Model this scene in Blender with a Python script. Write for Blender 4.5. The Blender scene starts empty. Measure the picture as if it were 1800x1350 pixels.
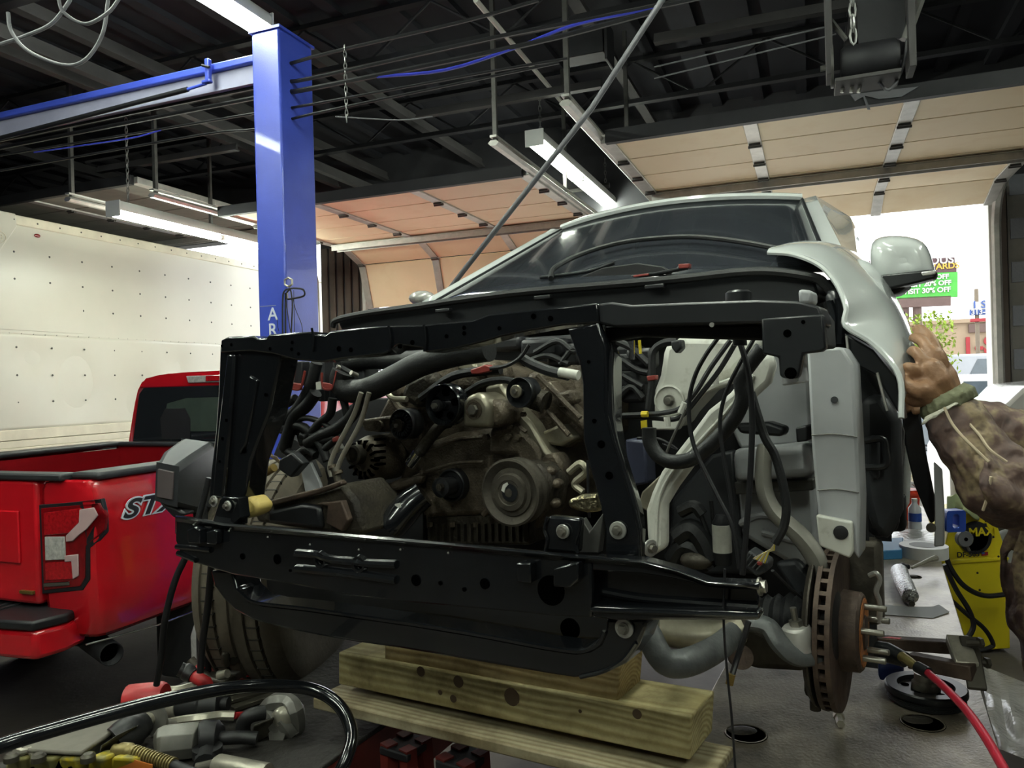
import bpy, math, random
from mathutils import Vector, Matrix
from math import sin, cos, pi, radians
random.seed(7)
S = bpy.context.scene
COL = S.collection
# ---------------------------------------------------------------- camera, sky, exposure
FPX, CZ, ROLL = 1340.0, 1.8, 0.027
cam = bpy.data.objects.new('camera', bpy.data.cameras.new('camera'))
COL.objects.link(cam)
cam.data.sensor_width = 36.0
cam.data.lens = 36.0 * FPX / 1800.0
cam.data.clip_start = 0.02
cam.data.clip_end = 400
EU = Vector((cos(ROLL), 0, -sin(ROLL))); EV = Vector((sin(ROLL), 0, cos(ROLL)))
cam.matrix_world = Matrix(((EU.x, EV.x, 0, 0), (0, 0, -1, 0), (EU.z, EV.z, 0, CZ), (0, 0, 0, 1)))
S.camera = cam
W = bpy.data.worlds.new('sky'); S.world = W; W.use_nodes = True
W.node_tree.nodes['Background'].inputs[0].default_value = (0.93, 0.97, 1.0, 1)
W.node_tree.nodes['Background'].inputs[1].default_value = 3.0
S.view_settings.view_transform = 'Standard'
S.view_settings.look = 'None'
S.view_settings.exposure = 0.5
S.view_settings.gamma = 1.0
S.view_settings.use_curve_mapping = False
S.cycles.use_denoising = True
S.cycles.max_bounces = 6
S.cycles.diffuse_bounces = 4
S.cycles.glossy_bounces = 3
S.cycles.adaptive_threshold = 0.03
TUBE = 62.0                                     # fluorescent tube radiance

# ---------------------------------------------------------------- pixel rays and frames
def ray(px, py):
    u = (px - 900) / FPX; v = (675 - py) / FPX
    d = EU * u + EV * v; d.y = 1.0
    return d
C0 = Vector((0, 0, CZ))
def at(px, py, d): return C0 + ray(px, py) * d
def pz(px, py, z):
    r = ray(px, py); return C0 + r * ((z - CZ) / r.z)
def plane(px, py, o, n):
    r = ray(px, py); return C0 + r * ((o - C0).dot(n) / r.dot(n))
class Fr:                                        # a frame turned clockwise by az, origin o
    def __init__(s, az, ox, oy):
        a = radians(az); s.r = Vector((cos(a), -sin(a), 0)); s.b = Vector((sin(a), cos(a), 0)); s.o = Vector((ox, oy, 0))
    def p(s, r, b, z): return s.o + s.r * r + s.b * b + Vector((0, 0, z))
    def __call__(s, px, py, b): return plane(px, py, s.o + s.b * b, s.b)      # pixel on plane at depth b
    def side(s, px, py, r): return plane(px, py, s.o + s.r * r, s.r)          # pixel on plane at lateral r
BF = Fr(21.5, 0, 0)                              # building
VF = Fr(32.0, -0.30, 1.55)                       # stripped vehicle, origin at front beam
VS = Fr(26.5, -0.16, 1.455)                      # its body shell, square to the rack
DF = Fr(26.0, 0.97, 1.53)                        # frame rack
TF = Fr(20.5, -2.0, 3.62)                       # red pickup, origin rear right corner
UP = Vector((0, 0, 1))

# ---------------------------------------------------------------- materials
def h(c):
    c = c.lstrip('#'); v = [int(c[i:i+2], 16) / 255 for i in (0, 2, 4)]
    return tuple((x / 12.92 if x <= .04045 else ((x + .055) / 1.055) ** 2.4) for x in v) + (1,)
MATS = {}
def M(name, col, rough=.5, metal=0, var=.12, scale=6, bump=0, bscale=60, coat=0, col2=None, lo=.45, hi=.65, stretch=None, rot=0, emit=0, trans=0, alpha=1, spec=.5):
    m = bpy.data.materials.new(name); m.use_nodes = True
    nt = m.node_tree; N = nt.nodes; L = nt.links
    p = N['Principled BSDF']
    p.inputs['Roughness'].default_value = rough; p.inputs['Metallic'].default_value = metal
    p.inputs['Coat Weight'].default_value = coat; p.inputs['Coat Roughness'].default_value = .04
    p.inputs['Specular IOR Level'].default_value = spec
    p.inputs['Transmission Weight'].default_value = trans; p.inputs['Alpha'].default_value = alpha
    c = h(col)
    tc = N.new('ShaderNodeTexCoord'); mp = N.new('ShaderNodeMapping')
    L.new(tc.outputs['Object'], mp.inputs['Vector'])
    if rot: mp.inputs['Rotation'].default_value = (0, 0, rot)
    if stretch: mp.inputs['Scale'].default_value = stretch
    if emit:
        p.inputs['Emission Color'].default_value = c; p.inputs['Emission Strength'].default_value = emit
    no = N.new('ShaderNodeTexNoise'); no.inputs['Scale'].default_value = scale; no.inputs['Detail'].default_value = 4; no.inputs['Roughness'].default_value = .62
    L.new(mp.outputs[0], no.inputs['Vector'])
    cr = N.new('ShaderNodeValToRGB'); L.new(no.outputs['Fac'], cr.inputs[0])
    e = cr.color_ramp.elements
    if col2:
        e[0].position = lo; e[1].position = hi; e[0].color = c; e[1].color = h(col2)
    else:
        e[0].position = .3; e[1].position = .7
        e[0].color = tuple(x * (1 - var) for x in c[:3]) + (1,); e[1].color = tuple(min(1, x * (1 + var)) for x in c[:3]) + (1,)
    L.new(cr.outputs[0], p.inputs['Base Color'])
    if bump:
        n2 = N.new('ShaderNodeTexNoise'); n2.inputs['Scale'].default_value = bscale; n2.inputs['Detail'].default_value = 2
        L.new(mp.outputs[0], n2.inputs['Vector'])
        b = N.new('ShaderNodeBump'); b.inputs['Strength'].default_value = bump; b.inputs['Distance'].default_value = .01
        L.new(n2.outputs['Fac'], b.inputs['Height']); L.new(b.outputs[0], p.inputs['Normal'])
    MATS[name] = m
    return m
def woodmat(name, c1, c2, rot, sc=1.0, ring=9):
    m = M(name, c1, .75); N = m.node_tree.nodes; L = m.node_tree.links; p = N['Principled BSDF']
    tc = N.new('ShaderNodeTexCoord'); mp = N.new('ShaderNodeMapping'); mp.inputs['Rotation'].default_value = (0, 0, rot)
    mp2 = N.new('ShaderNodeMapping'); mp2.inputs['Scale'].default_value = (1.3 * sc, 9 * sc, 9 * sc)
    L.new(tc.outputs['Object'], mp.inputs['Vector']); L.new(mp.outputs[0], mp2.inputs['Vector'])
    w = N.new('ShaderNodeTexWave'); w.wave_type = 'RINGS'; w.rings_direction = 'X'; w.inputs['Scale'].default_value = ring * .35
    w.inputs['Distortion'].default_value = 5; w.inputs['Detail'].default_value = 3; w.inputs['Detail Scale'].default_value = .8
    L.new(mp2.outputs[0], w.inputs['Vector'])
    cr = N.new('ShaderNodeValToRGB'); cr.color_ramp.elements[0].color = h(c1); cr.color_ramp.elements[1].color = h(c2)
    cr.color_ramp.elements[0].position = .15
    L.new(w.outputs['Fac'], cr.inputs[0])
    no = N.new('ShaderNodeTexNoise'); no.inputs['Scale'].default_value = 7; no.inputs['Detail'].default_value = 9; no.inputs['Roughness'].default_value = .7
    L.new(tc.outputs['Object'], no.inputs['Vector'])
    mx = N.new('ShaderNodeMix'); mx.data_type = 'RGBA'; mx.blend_type = 'MULTIPLY'
    c3 = N.new('ShaderNodeValToRGB'); c3.color_ramp.elements[0].position = .35; c3.color_ramp.elements[1].position = .6
    c3.color_ramp.elements[0].color = (.42, .38, .32, 1); c3.color_ramp.elements[1].color = (1, 1, 1, 1)
    L.new(no.outputs['Fac'], c3.inputs[0]); mx.inputs['Factor'].default_value = .95
    L.new(cr.outputs[0], mx.inputs['A']); L.new(c3.outputs[0], mx.inputs['B']); L.new(mx.outputs['Result'], p.inputs['Base Color'])
    b = N.new('ShaderNodeBump'); b.inputs['Strength'].default_value = .25; b.inputs['Distance'].default_value = .003
    L.new(w.outputs['Fac'], b.inputs['Height']); L.new(b.outputs[0], p.inputs['Normal'])
    return m
M('concrete', '#57514a', .75, var=.25, scale=2.5, bump=.15, bscale=30)
M('concrete_dark', '#3d3a36', .7, var=.3, scale=1.5, bump=.1)
M('asphalt', '#bdb8ad', .9, var=.08, scale=1)
M('ceiling_black', '#1d1e25', .8, var=.35, scale=1.3)
M('ceiling_steel', '#3c3a3a', .7, var=.25, scale=3)
M('steel_dark', '#232326', .6, .3, var=.3)
M('wall_dark', '#3b3b3e', .8, var=.3, scale=2)
M('wall_brown', '#4f463f', .8, var=.2, scale=3)
M('block', '#77797f', .85, var=.15, bump=.3)
M('mortar', '#77746e', .9)
M('jamb_white', '#d6d4cc', .6, var=.08)
M('door_tan', '#f0ddba', .6, col2='#e3c99e', scale=2.2, lo=.5, hi=.8)
M('door_grey', '#6f6b62', .7, var=.15)
M('galv', '#b4b2ac', .45, .55, var=.15, scale=12)
M('galv_dark', '#5c5b58', .5, .6, var=.2, scale=12)
M('fixture_white', '#d9dad6', .45, var=.05)
M('tube_lit', '#f6fff0', .4, emit=TUBE)
M('chain', '#8a8a88', .4, .8)
M('cable_black', '#17171a', .5, var=.2)
M('cable_grey', '#606064', .55)
M('cable_blue', '#3038a8', .45)
M('lift_blue', '#3a4db4', .38, var=.12, scale=2.5, bump=.06, bscale=140, coat=.2)
M('lift_light', '#8f90a6', .45, var=.08)
M('white_letter', '#dde2ee', .5)
M('box_white', '#c4c1b3', .3, var=.04, scale=1.2, bump=.12, bscale=1.6)
M('box_trim', '#cfc9b4', .45, .1, var=.1)
M('rivet', '#4a4844', .5)
M('truck_red', '#bf121e', .22, 0, var=.03, coat=.8)
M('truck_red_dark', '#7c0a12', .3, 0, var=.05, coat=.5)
M('plastic_black', '#1c1d20', .45, var=.15)
M('plastic_grey', '#2b2d30', .5, var=.15, scale=20)
M('rubber', '#2f2c27', .8, var=.25, scale=14, bump=.1)
M('rubber_dust', '#5a5246', .85, var=.25, scale=9, bump=.15)
M('glass_dark', '#1d2024', .06, 0, coat=.5, var=.05)
M('windshield_glass', '#303338', .12, 0, coat=.4, var=.12, scale=2)
M('glass_green', '#3c4640', .08, var=.2, scale=2)
M('lens_red', '#7a0810', .12, coat=.8, var=.2, scale=30)
M('lens_bright', '#a5121a', .15, coat=.8, var=.35, scale=60)
M('lens_clear', '#cfcdc8', .15, .3, var=.3, scale=45)
M('lens_guide', '#b59a9a', .3, var=.1)
M('lens_cloudy', '#5a5152', .35, var=.2)
M('lens_grey', '#9a8a8a', .3, var=.1)
M('chrome', '#c9c9c6', .12, 1, var=.05)
M('suv_white', '#cfd3d1', .16, 0, var=.02, coat=.7)
M('suv_inner', '#a9abad', .4, var=.1, scale=5)
M('primer_white', '#cbcbc2', .5, col2='#8d8a7c', scale=22, lo=.55, hi=.85)
M('paint_black', '#121417', .2, 0, var=.2, coat=.6)
M('black_satin', '#191b1e', .38, var=.2)
M('black_matte', '#141417', .7, var=.2)
M('hole', '#020202', .9, spec=0)
M('alu_dirty', '#63594b', .5, .3, col2='#382f27', scale=14, lo=.42, hi=.68, bump=.3, bscale=180)
M('alu_dark', '#3f392f', .6, .35, col2='#211d18', scale=12, lo=.42, hi=.66, bump=.3, bscale=120)
M('alu_clean', '#a09a88', .4, .7, var=.2, scale=20)
M('rust', '#54453b', .6, .4, col2='#3b302a', scale=14, lo=.4, hi=.7, bump=.15, bscale=90)
M('rust_orange', '#a8662c', .85, col2='#5a3a20', scale=40, lo=.4, hi=.7, bump=.3)
M('cast_iron', '#4a453d', .6, .5, var=.3, scale=15, bump=.2)
M('arm_grey', '#5d5f5f', .5, .3, var=.25, scale=15, bump=.2)
M('steel_tube', '#b8b3a6', .3, .55, var=.15, scale=20)
M('washer', '#b9b8b2', .35, .6, var=.1, scale=30)
M('bolt_steel', '#8f8c84', .35, .8, var=.2, scale=40)
M('rubber_hose', '#121315', .55, var=.2, bump=.1, bscale=200)
M('red_plastic', '#82302a', .45, var=.1)
M('label_white', '#c9c9c0', .5, var=.1, scale=60)
M('yellow_tape', '#c7b21f', .5)
M('green_tape', '#3f8a2c', .5)
M('wire_tan', '#a08a66', .5)
M('gold', '#8b7440', .4, .6, var=.2)
M('yellow_rubber', '#cdb569', .5, col2='#7a5a20', scale=14, lo=.55, hi=.8)
M('foil', '#8a8268', .25, .9, var=.35, scale=30, bump=.9, bscale=50)
M('rail_grey', '#85827a', .45, .2, var=.12)
M('blue_box', '#32364a', .5, var=.1)
woodmat('timber', '#b3a87c', '#978a5c', radians(32))
woodmat('timber_light', '#b8a578', '#9c8658', radians(32), 1.2)
woodmat('plank', '#a39a7e', '#85785a', radians(32), .8)
M('timber_end', '#8e7c50', .8, var=.2, scale=30)
M('knot', '#4a3a28', .8)
M('deck_steel', '#978d7d', .36, .3, col2='#463d33', scale=8, lo=.40, hi=.78, bump=.1, bscale=130)
M('deck_black', '#2a2723', .75, var=.35, scale=9, bump=.4, bscale=60)
M('stand_red', '#6e2a24', .5, .2, var=.25, scale=8)
M('tool_grey', '#7a7872', .42, .3, var=.2, scale=15)
M('tool_black', '#1e1e1f', .5, var=.2)
M('tool_red', '#a8282a', .42, var=.15)
M('tool_steel', '#aaa596', .35, .5, var=.2, scale=30)
M('tool_dark', '#433f36', .5, .35, var=.25, scale=20)
M('yellow_worn', '#8b8552', .6, col2='#b8a420', scale=10, lo=.55, hi=.62)
M('dusty_grey', '#68645a', .75, var=.2, scale=12)
M('brass', '#8c7e50', .4, .5, var=.15, scale=30)
M('orange', '#c8722c', .5)
M('welder_yellow', '#d8c41e', .4, var=.04)
M('clamp_blue', '#2b4ba8', .4)
M('grey_knob', '#6c6c6e', .5)
M('hose_red', '#a01e30', .4)
M('air_blue', '#2a3c78', .4)
M('tape_white', '#c9c8c6', .5, var=.05)
M('tape_blue', '#2f6a96', .5)
M('paper_grey', '#7d7d7e', .6, var=.05)
M('foil_silver', '#b9b9b9', .25, .9, var=.2, scale=60, bump=.8, bscale=120)
M('plastic_clear', '#c6c4c0', .2, var=.15, scale=12, bump=.8, bscale=25, alpha=.65)
M('bottle_clear', '#d7dde0', .1, alpha=.55)
M('bottle_blue', '#2a4a9a', .4)
M('bucket_orange', '#d8452a', .5)
M('cloth_green', '#a6b184', .8, var=.12, bump=.3, bscale=20)
M('skin', '#8f6a4d', .5, var=.14, scale=12, bump=.15, bscale=160)
M('nail', '#b8937a', .35)
M('cuff', '#6d6f55', .8, var=.15, bump=.4)
M('lining', '#a9a698', .85, var=.15, bump=.4)
M('seam', '#b5a58c', .8)
M('trouser', '#3a352e', .85, var=.2)
M('hair', '#15110e', .8)
M('sign_green', '#3c9a30', .5, emit=0)
M('sign_maroon', '#4a2e30', .5)
M('sign_white', '#b8b6b0', .5)
M('sign_red', '#8e1c22', .5)
M('sign_blue', '#36508c', .5)
M('sign_yellow', '#a88c2c', .5)
M('building_cream', '#95826c', .8, var=.05)
M('building_brown', '#5e4c46', .8)
M('leaf', '#6f8418', .7, var=.3, scale=2)
M('bark', '#6d6252', .8)
M('car_silver', '#8f9296', .3, .2, var=.03)
M('car_white', '#c2c2c0', .25, coat=.5, var=.02)
M('car_glass', '#4c555a', .1)
M('camo', '#5a4a40', .7)
def camo():
    m = MATS['camo']; N = m.node_tree.nodes; L = m.node_tree.links
    cr = [n for n in N if n.type == 'VALTORGB'][0]; no = [n for n in N if n.type == 'TEX_NOISE'][0]
    no.inputs['Scale'].default_value = 11; no.inputs['Detail'].default_value = 4
    e = cr.color_ramp.elements
    for k, (q, c) in enumerate([(.30, '#2e2523'), (.41, '#4d3b37'), (.50, '#5f4a42'), (.59, '#86755a'), (.67, '#46382f')]):
        x = e[k] if k < 2 else e.new(q)
        x.position = q; x.color = h(c)
    n2 = N.new('ShaderNodeTexNoise'); n2.inputs['Scale'].default_value = 14; n2.inputs['Distortion'].default_value = 1.2
    b = N.new('ShaderNodeBump'); b.inputs['Strength'].default_value = .7; b.inputs['Distance'].default_value = .02
    L.new([n for n in N if n.type == 'MAPPING'][0].outputs[0], n2.inputs['Vector'])
    L.new(n2.outputs['Fac'], b.inputs['Height']); L.new(b.outputs[0], N['Principled BSDF'].inputs['Normal'])
camo()

# ---------------------------------------------------------------- mesh building
ORG = {}
def sp(pts, n=6):                                # Catmull-Rom through points
    P = [Vector(p) for p in pts]
    if len(P) < 3: return P
    Q = [P[0] * 2 - P[1]] + P + [P[-1] * 2 - P[-2]]; out = []
    for i in range(1, len(Q) - 2):
        a, b, c, d = Q[i-1:i+3]
        for k in range(n):
            t = k / n
            out.append(.5 * ((2 * b) + (c - a) * t + (2 * a - 5 * b + 4 * c - d) * t * t + (3 * b - a - 3 * c + d) * t ** 3))
    return out + [P[-1]]
def perp(a):
    a = a.normalized(); q = UP if abs(a.z) < .9 else Vector((1, 0, 0))
    x = a.cross(q).normalized(); return x, x.cross(a).normalized()
class MB:
    def __init__(s): s.v = []; s.f = []
    def add(s, vs, fs):
        n = len(s.v); s.v += [Vector(v) for v in vs]; s.f += [tuple(i + n for i in f) for f in fs]; return s
    def hexa(s, p): return s.add(p, [(0,3,2,1),(4,5,6,7),(0,1,5,4),(1,2,6,5),(2,3,7,6),(3,0,4,7)])
    def box(s, c, sz, ax=None):
        x, y, z = ax or (Vector((1,0,0)), Vector((0,1,0)), UP); c = Vector(c); a, b, d = (q / 2 for q in sz)
        return s.hexa([c + x*i*a + y*j*b + z*k*d for k in (-1, 1) for i, j in ((-1,-1),(1,-1),(1,1),(-1,1))])
    def fbox(s, fr, r0, r1, b0, b1, z0, z1):     # box aligned with a frame
        return s.hexa([fr.p(r, b, z) for z in (z0, z1) for r, b in ((r0,b0),(r1,b0),(r1,b1),(r0,b1))])
    def prism(s, poly, ext):
        P = [Vector(p) for p in poly]; E = Vector(ext); n = len(P)
        nr = Vector((0, 0, 0))
        for i in range(n): nr += P[i].cross(P[(i+1) % n])
        if nr.dot(E) > 0: P.reverse()
        return s.add(P + [p + E for p in P], [tuple(range(n)), tuple(range(2*n-1, n-1, -1))] + [(i, i+n, (i+1) % n + n, (i+1) % n) for i in range(n)])
    def tube(s, pts, r, n=8, cap=True, sq=1.0):
        P = [Vector(p) for p in pts]; m = len(P); R = r if isinstance(r, (list, tuple)) else [r] * m
        if len(R) != m: R = [R[0] + (R[-1] - R[0]) * i / (m - 1) for i in range(m)] if len(R) == 2 else [R[min(len(R)-1, int(i * (len(R)-1) / (m-1) + .5))] for i in range(m)]
        t = (P[1] - P[0]).normalized(); x, y = perp(t); vs = []
        for i in range(m):
            t2 = (P[min(i+1, m-1)] - P[max(i-1, 0)]).normalized()
            x = (x - t2 * x.dot(t2)).normalized(); y = t2.cross(x)
            for k in range(n):
                a = 2 * pi * k / n; vs.append(P[i] + (x * cos(a) + y * sin(a) * sq) * R[i])
        fs = [(i*n + k, i*n + (k+1) % n, (i+1)*n + (k+1) % n, (i+1)*n + k) for i in range(m-1) for k in range(n)]
        if cap: fs += [tuple(range(n-1, -1, -1)), tuple(range((m-1)*n, m*n))]
        return s.add(vs, fs)
    def lathe(s, prof, o, ax, n=28):
        ax = Vector(ax).normalized(); x, y = perp(ax); o = Vector(o); vs = []
        for a, r in prof:
            for k in range(n):
                q = 2 * pi * k / n; vs.append(o + ax * a + (x * cos(q) + y * sin(q)) * max(r, 1e-5))
        m = len(prof); fs = [(i*n + k, i*n + (k+1) % n, (i+1)*n + (k+1) % n, (i+1)*n + k) for i in range(m-1) for k in range(n)]
        fs += [tuple(range(n-1, -1, -1)), tuple(range((m-1)*n, m*n))]
        return s.add(vs, fs)
    def ell(s, c, rad, ax=None, n=16, m=9):
        x, y, z = ax or (Vector((1,0,0)), Vector((0,1,0)), UP); c = Vector(c); vs = []
        for i in range(m):
            p = pi * (i + .02) / (m - 1 + .04) ; 
            for k in range(n):
                q = 2 * pi * k / n; vs.append(c + x * rad[0] * sin(p) * cos(q) + y * rad[1] * sin(p) * sin(q) + z * rad[2] * cos(p))
        fs = [(i*n + k, (i+1)*n + k, (i+1)*n + (k+1) % n, i*n + (k+1) % n) for i in range(m-1) for k in range(n)]
        fs += [tuple(range(n)), tuple(range(m*n-1, (m-1)*n-1, -1))]
        return s.add(vs, fs)
    def grid(s, rows, close=False):
        m = len(rows); n = len(rows[0]); vs = [p for r in rows for p in r]
        fs = [(i*n + k, i*n + (k+1) % n, (i+1)*n + (k+1) % n, (i+1)*n + k) for i in range(m-1) for k in range(n if close else n-1)]
        return s.add(vs, fs)
    def build(s, name, mat, par=None, bevel=0, solid=0, sub=0, smooth=38, seg=2, **tags):
        me = bpy.data.meshes.new(name)
        if par is not None: o0 = ORG[par.as_pointer()]
        else:
            lo = Vector((min(v[i] for v in s.v) for i in range(3))); hi = Vector((max(v[i] for v in s.v) for i in range(3)))
            o0 = Vector(((lo.x + hi.x) / 2, (lo.y + hi.y) / 2, lo.z))
        me.from_pydata([v - o0 for v in s.v], [], s.f); me.validate()
        me.materials.append(MATS[mat])
        me.polygons.foreach_set('use_smooth', [True] * len(me.polygons))
        me.set_sharp_from_angle(angle=radians(smooth))
        o = bpy.data.objects.new(name, me); COL.objects.link(o); ORG[o.as_pointer()] = o0
        if par is not None: o.parent = par
        else: o.location = o0
        if solid:
            q = o.modifiers.new('thickness', 'SOLIDIFY'); q.thickness = solid; q.offset = 0
        if sub:
            q = o.modifiers.new('smooth', 'SUBSURF'); q.levels = sub; q.render_levels = sub
        if bevel:
            q = o.modifiers.new('edge', 'BEVEL'); q.width = bevel; q.segments = seg; q.limit_method = 'ANGLE'; q.angle_limit = radians(35)
        for k, v in tags.items(): o[k] = v
        return o
def thing(name, label, cat, loc, group=None, kind=None):
    o = bpy.data.objects.new(name, None); COL.objects.link(o); o.empty_display_size = .05
    o.location = loc; ORG[o.as_pointer()] = Vector(loc)
    if label: o['label'] = label
    if cat: o['category'] = cat
    if group: o['group'] = group
    if kind: o['kind'] = kind
    return o
def tag(o, label, cat, group=None):
    o['label'] = label; o['category'] = cat
    if group: o['group'] = group
    return o
def twin(o, delta, par=None):                    # linked copy of a part shifted by delta (world)
    c = o.copy(); COL.objects.link(c); c.parent = par or o.parent; c.location = o.location + Vector(delta); ORG[c.as_pointer()] = ORG[o.as_pointer()]
    return c
def inst(me_obj, name, loc, mat4=None, par=None):
    """linked copy of a piece modelled about its own origin, put at a world place"""
    c = bpy.data.objects.new(name, me_obj); COL.objects.link(c)
    base = ORG[par.as_pointer()] if par is not None else Vector((0, 0, 0))
    m = (mat4 or Matrix.Identity(4)).copy(); m.translation = Vector(loc) - base
    if par is not None: c.parent = par
    c.matrix_local = m; ORG[c.as_pointer()] = base
    return c
def piece(mb, name, mat, smooth=38):             # mesh data for inst()
    me = bpy.data.meshes.new(name); me.from_pydata(mb.v, [], mb.f); me.validate(); me.materials.append(MATS[mat])
    me.polygons.foreach_set('use_smooth', [True] * len(me.polygons)); me.set_sharp_from_angle(angle=radians(smooth))
    return me
def frame4(x, y, z): return Matrix(((x.x, y.x, z.x, 0), (x.y, y.y, z.y, 0), (x.z, y.z, z.z, 0), (0, 0, 0, 1)))
def text(name, body, o, x, y, size, mat, par, ext=.002, bold=0, space=1.0, shear=0, wide=1.0, **tags):
    c = bpy.data.curves.new(name, 'FONT'); c.body = body; c.size = size; c.extrude = ext; c.offset = bold; c.space_character = space; c.shear = shear
    t = bpy.data.objects.new(name, c); COL.objects.link(t)
    bpy.context.view_layer.update()
    me = bpy.data.meshes.new_from_object(t.evaluated_get(bpy.context.evaluated_depsgraph_get()))
    COL.objects.unlink(t); bpy.data.objects.remove(t)
    me.name = name; me.materials.clear(); me.materials.append(MATS[mat])
    x = Vector(x).normalized(); y = Vector(y); y = (y - x * y.dot(x)).normalized()
    ob = inst(me, name, o, frame4(x * wide, y, x.cross(y)), par)
    for k, v in tags.items(): ob[k] = v
    return ob
def hexbolt(mb, o, ax, r, hh): mb.lathe([(0, r), (hh, r), (hh * 1.02, r * .85)], o, ax, 6)
# ================================================================ the room
ZC, SW, ZD = 4.7, 8.25, 3.45          # ceiling, back wall depth, height of opened doors
T0, T1 = -11.5, 4.2
def struct(mb, name, mat, par=None, **k):
    o = mb.build(name, mat, par, **k)
    if par is None: o['kind'] = 'structure'
    return o
struct(MB().fbox(BF, T0, T1, -5, SW + .2, -.2, 0), 'floor', 'concrete')
struct(MB().fbox(BF, -60, 60, SW + .2, 90, -.22, -.02), 'ground', 'asphalt')
ceil = struct(MB().fbox(BF, T0, T1, -5, SW + .2, ZC, ZC + .15), 'ceiling', 'ceiling_black')
struct(MB().fbox(BF, T0 - .2, T0, -5, SW + .2, 0, ZC), 'wall_left', 'wall_dark')
struct(MB().fbox(BF, T1, T1 + .2, -5, SW + .2, 0, ZC), 'wall_right', 'wall_dark')
struct(MB().fbox(BF, T0, T1, -5.2, -5, 0, ZC), 'wall_front', 'wall_dark')
wb = MB()
D3, D1, D2 = (-10.3, -5.85), (-5.12, -2.02), (-1.33, 1.60)
for a, b in ((T0, D3[0]), (D3[1], D1[0]), (D1[1], D2[0]), (D2[1], T1)): wb.fbox(BF, a, b, SW, SW + .2, 0, ZC)
wb.fbox(BF, D3[0], D3[1], SW, SW + .2, 3.85, ZC)
wb.fbox(BF, D1[0], D1[1], SW, SW + .2, 3.5, ZC); wb.fbox(BF, D2[0], D2[1], SW, SW + .2, 3.5, ZC)
wall = struct(wb, 'wall_back', 'wall_dark')
# ribbed brown sheeting on the pier between two doors
for k in range(6):
    x = D3[1] + .03 + k * .115
    MB().fbox(BF, x, x + .085, SW - .035, SW, 0, 3.6).build('wall_sheet', 'wall_brown', wall, bevel=.01)
# painted block pier right of the open door
blk = piece(MB().fbox(Fr(21.5, 0, 0), 0, .385, 0, .03, 0, .185), 'block', 'block')
MB().fbox(BF, D2[1] + .11, T1, SW - .02, SW, 0, 3.6).build('mortar_bed', 'mortar', wall)
for i in range(18):
    for k in range(4):
        inst(blk, 'block', BF.p(D2[1] + .13 + k * .4 - (.2 if i % 2 else 0) + .2, SW - .045, .01 + i * .2), None, wall)
# white timber jambs of the open door
MB().fbox(BF, D2[1] - .04, D2[1] + .02, SW - .02, SW + .22, 0, 3.5).build('jamb', 'jamb_white', wall, bevel=.006)
MB().fbox(BF, D2[1] + .02, D2[1] + .10, SW - .05, SW, 0, 3.5).build('door_stop', 'wall_brown', wall, bevel=.006)
MB().fbox(BF, D2[0] - .02, D2[0] + .06, SW - .02, SW + .22, 0, 3.5).build('jamb', 'jamb_white', wall, bevel=.006)

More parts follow.
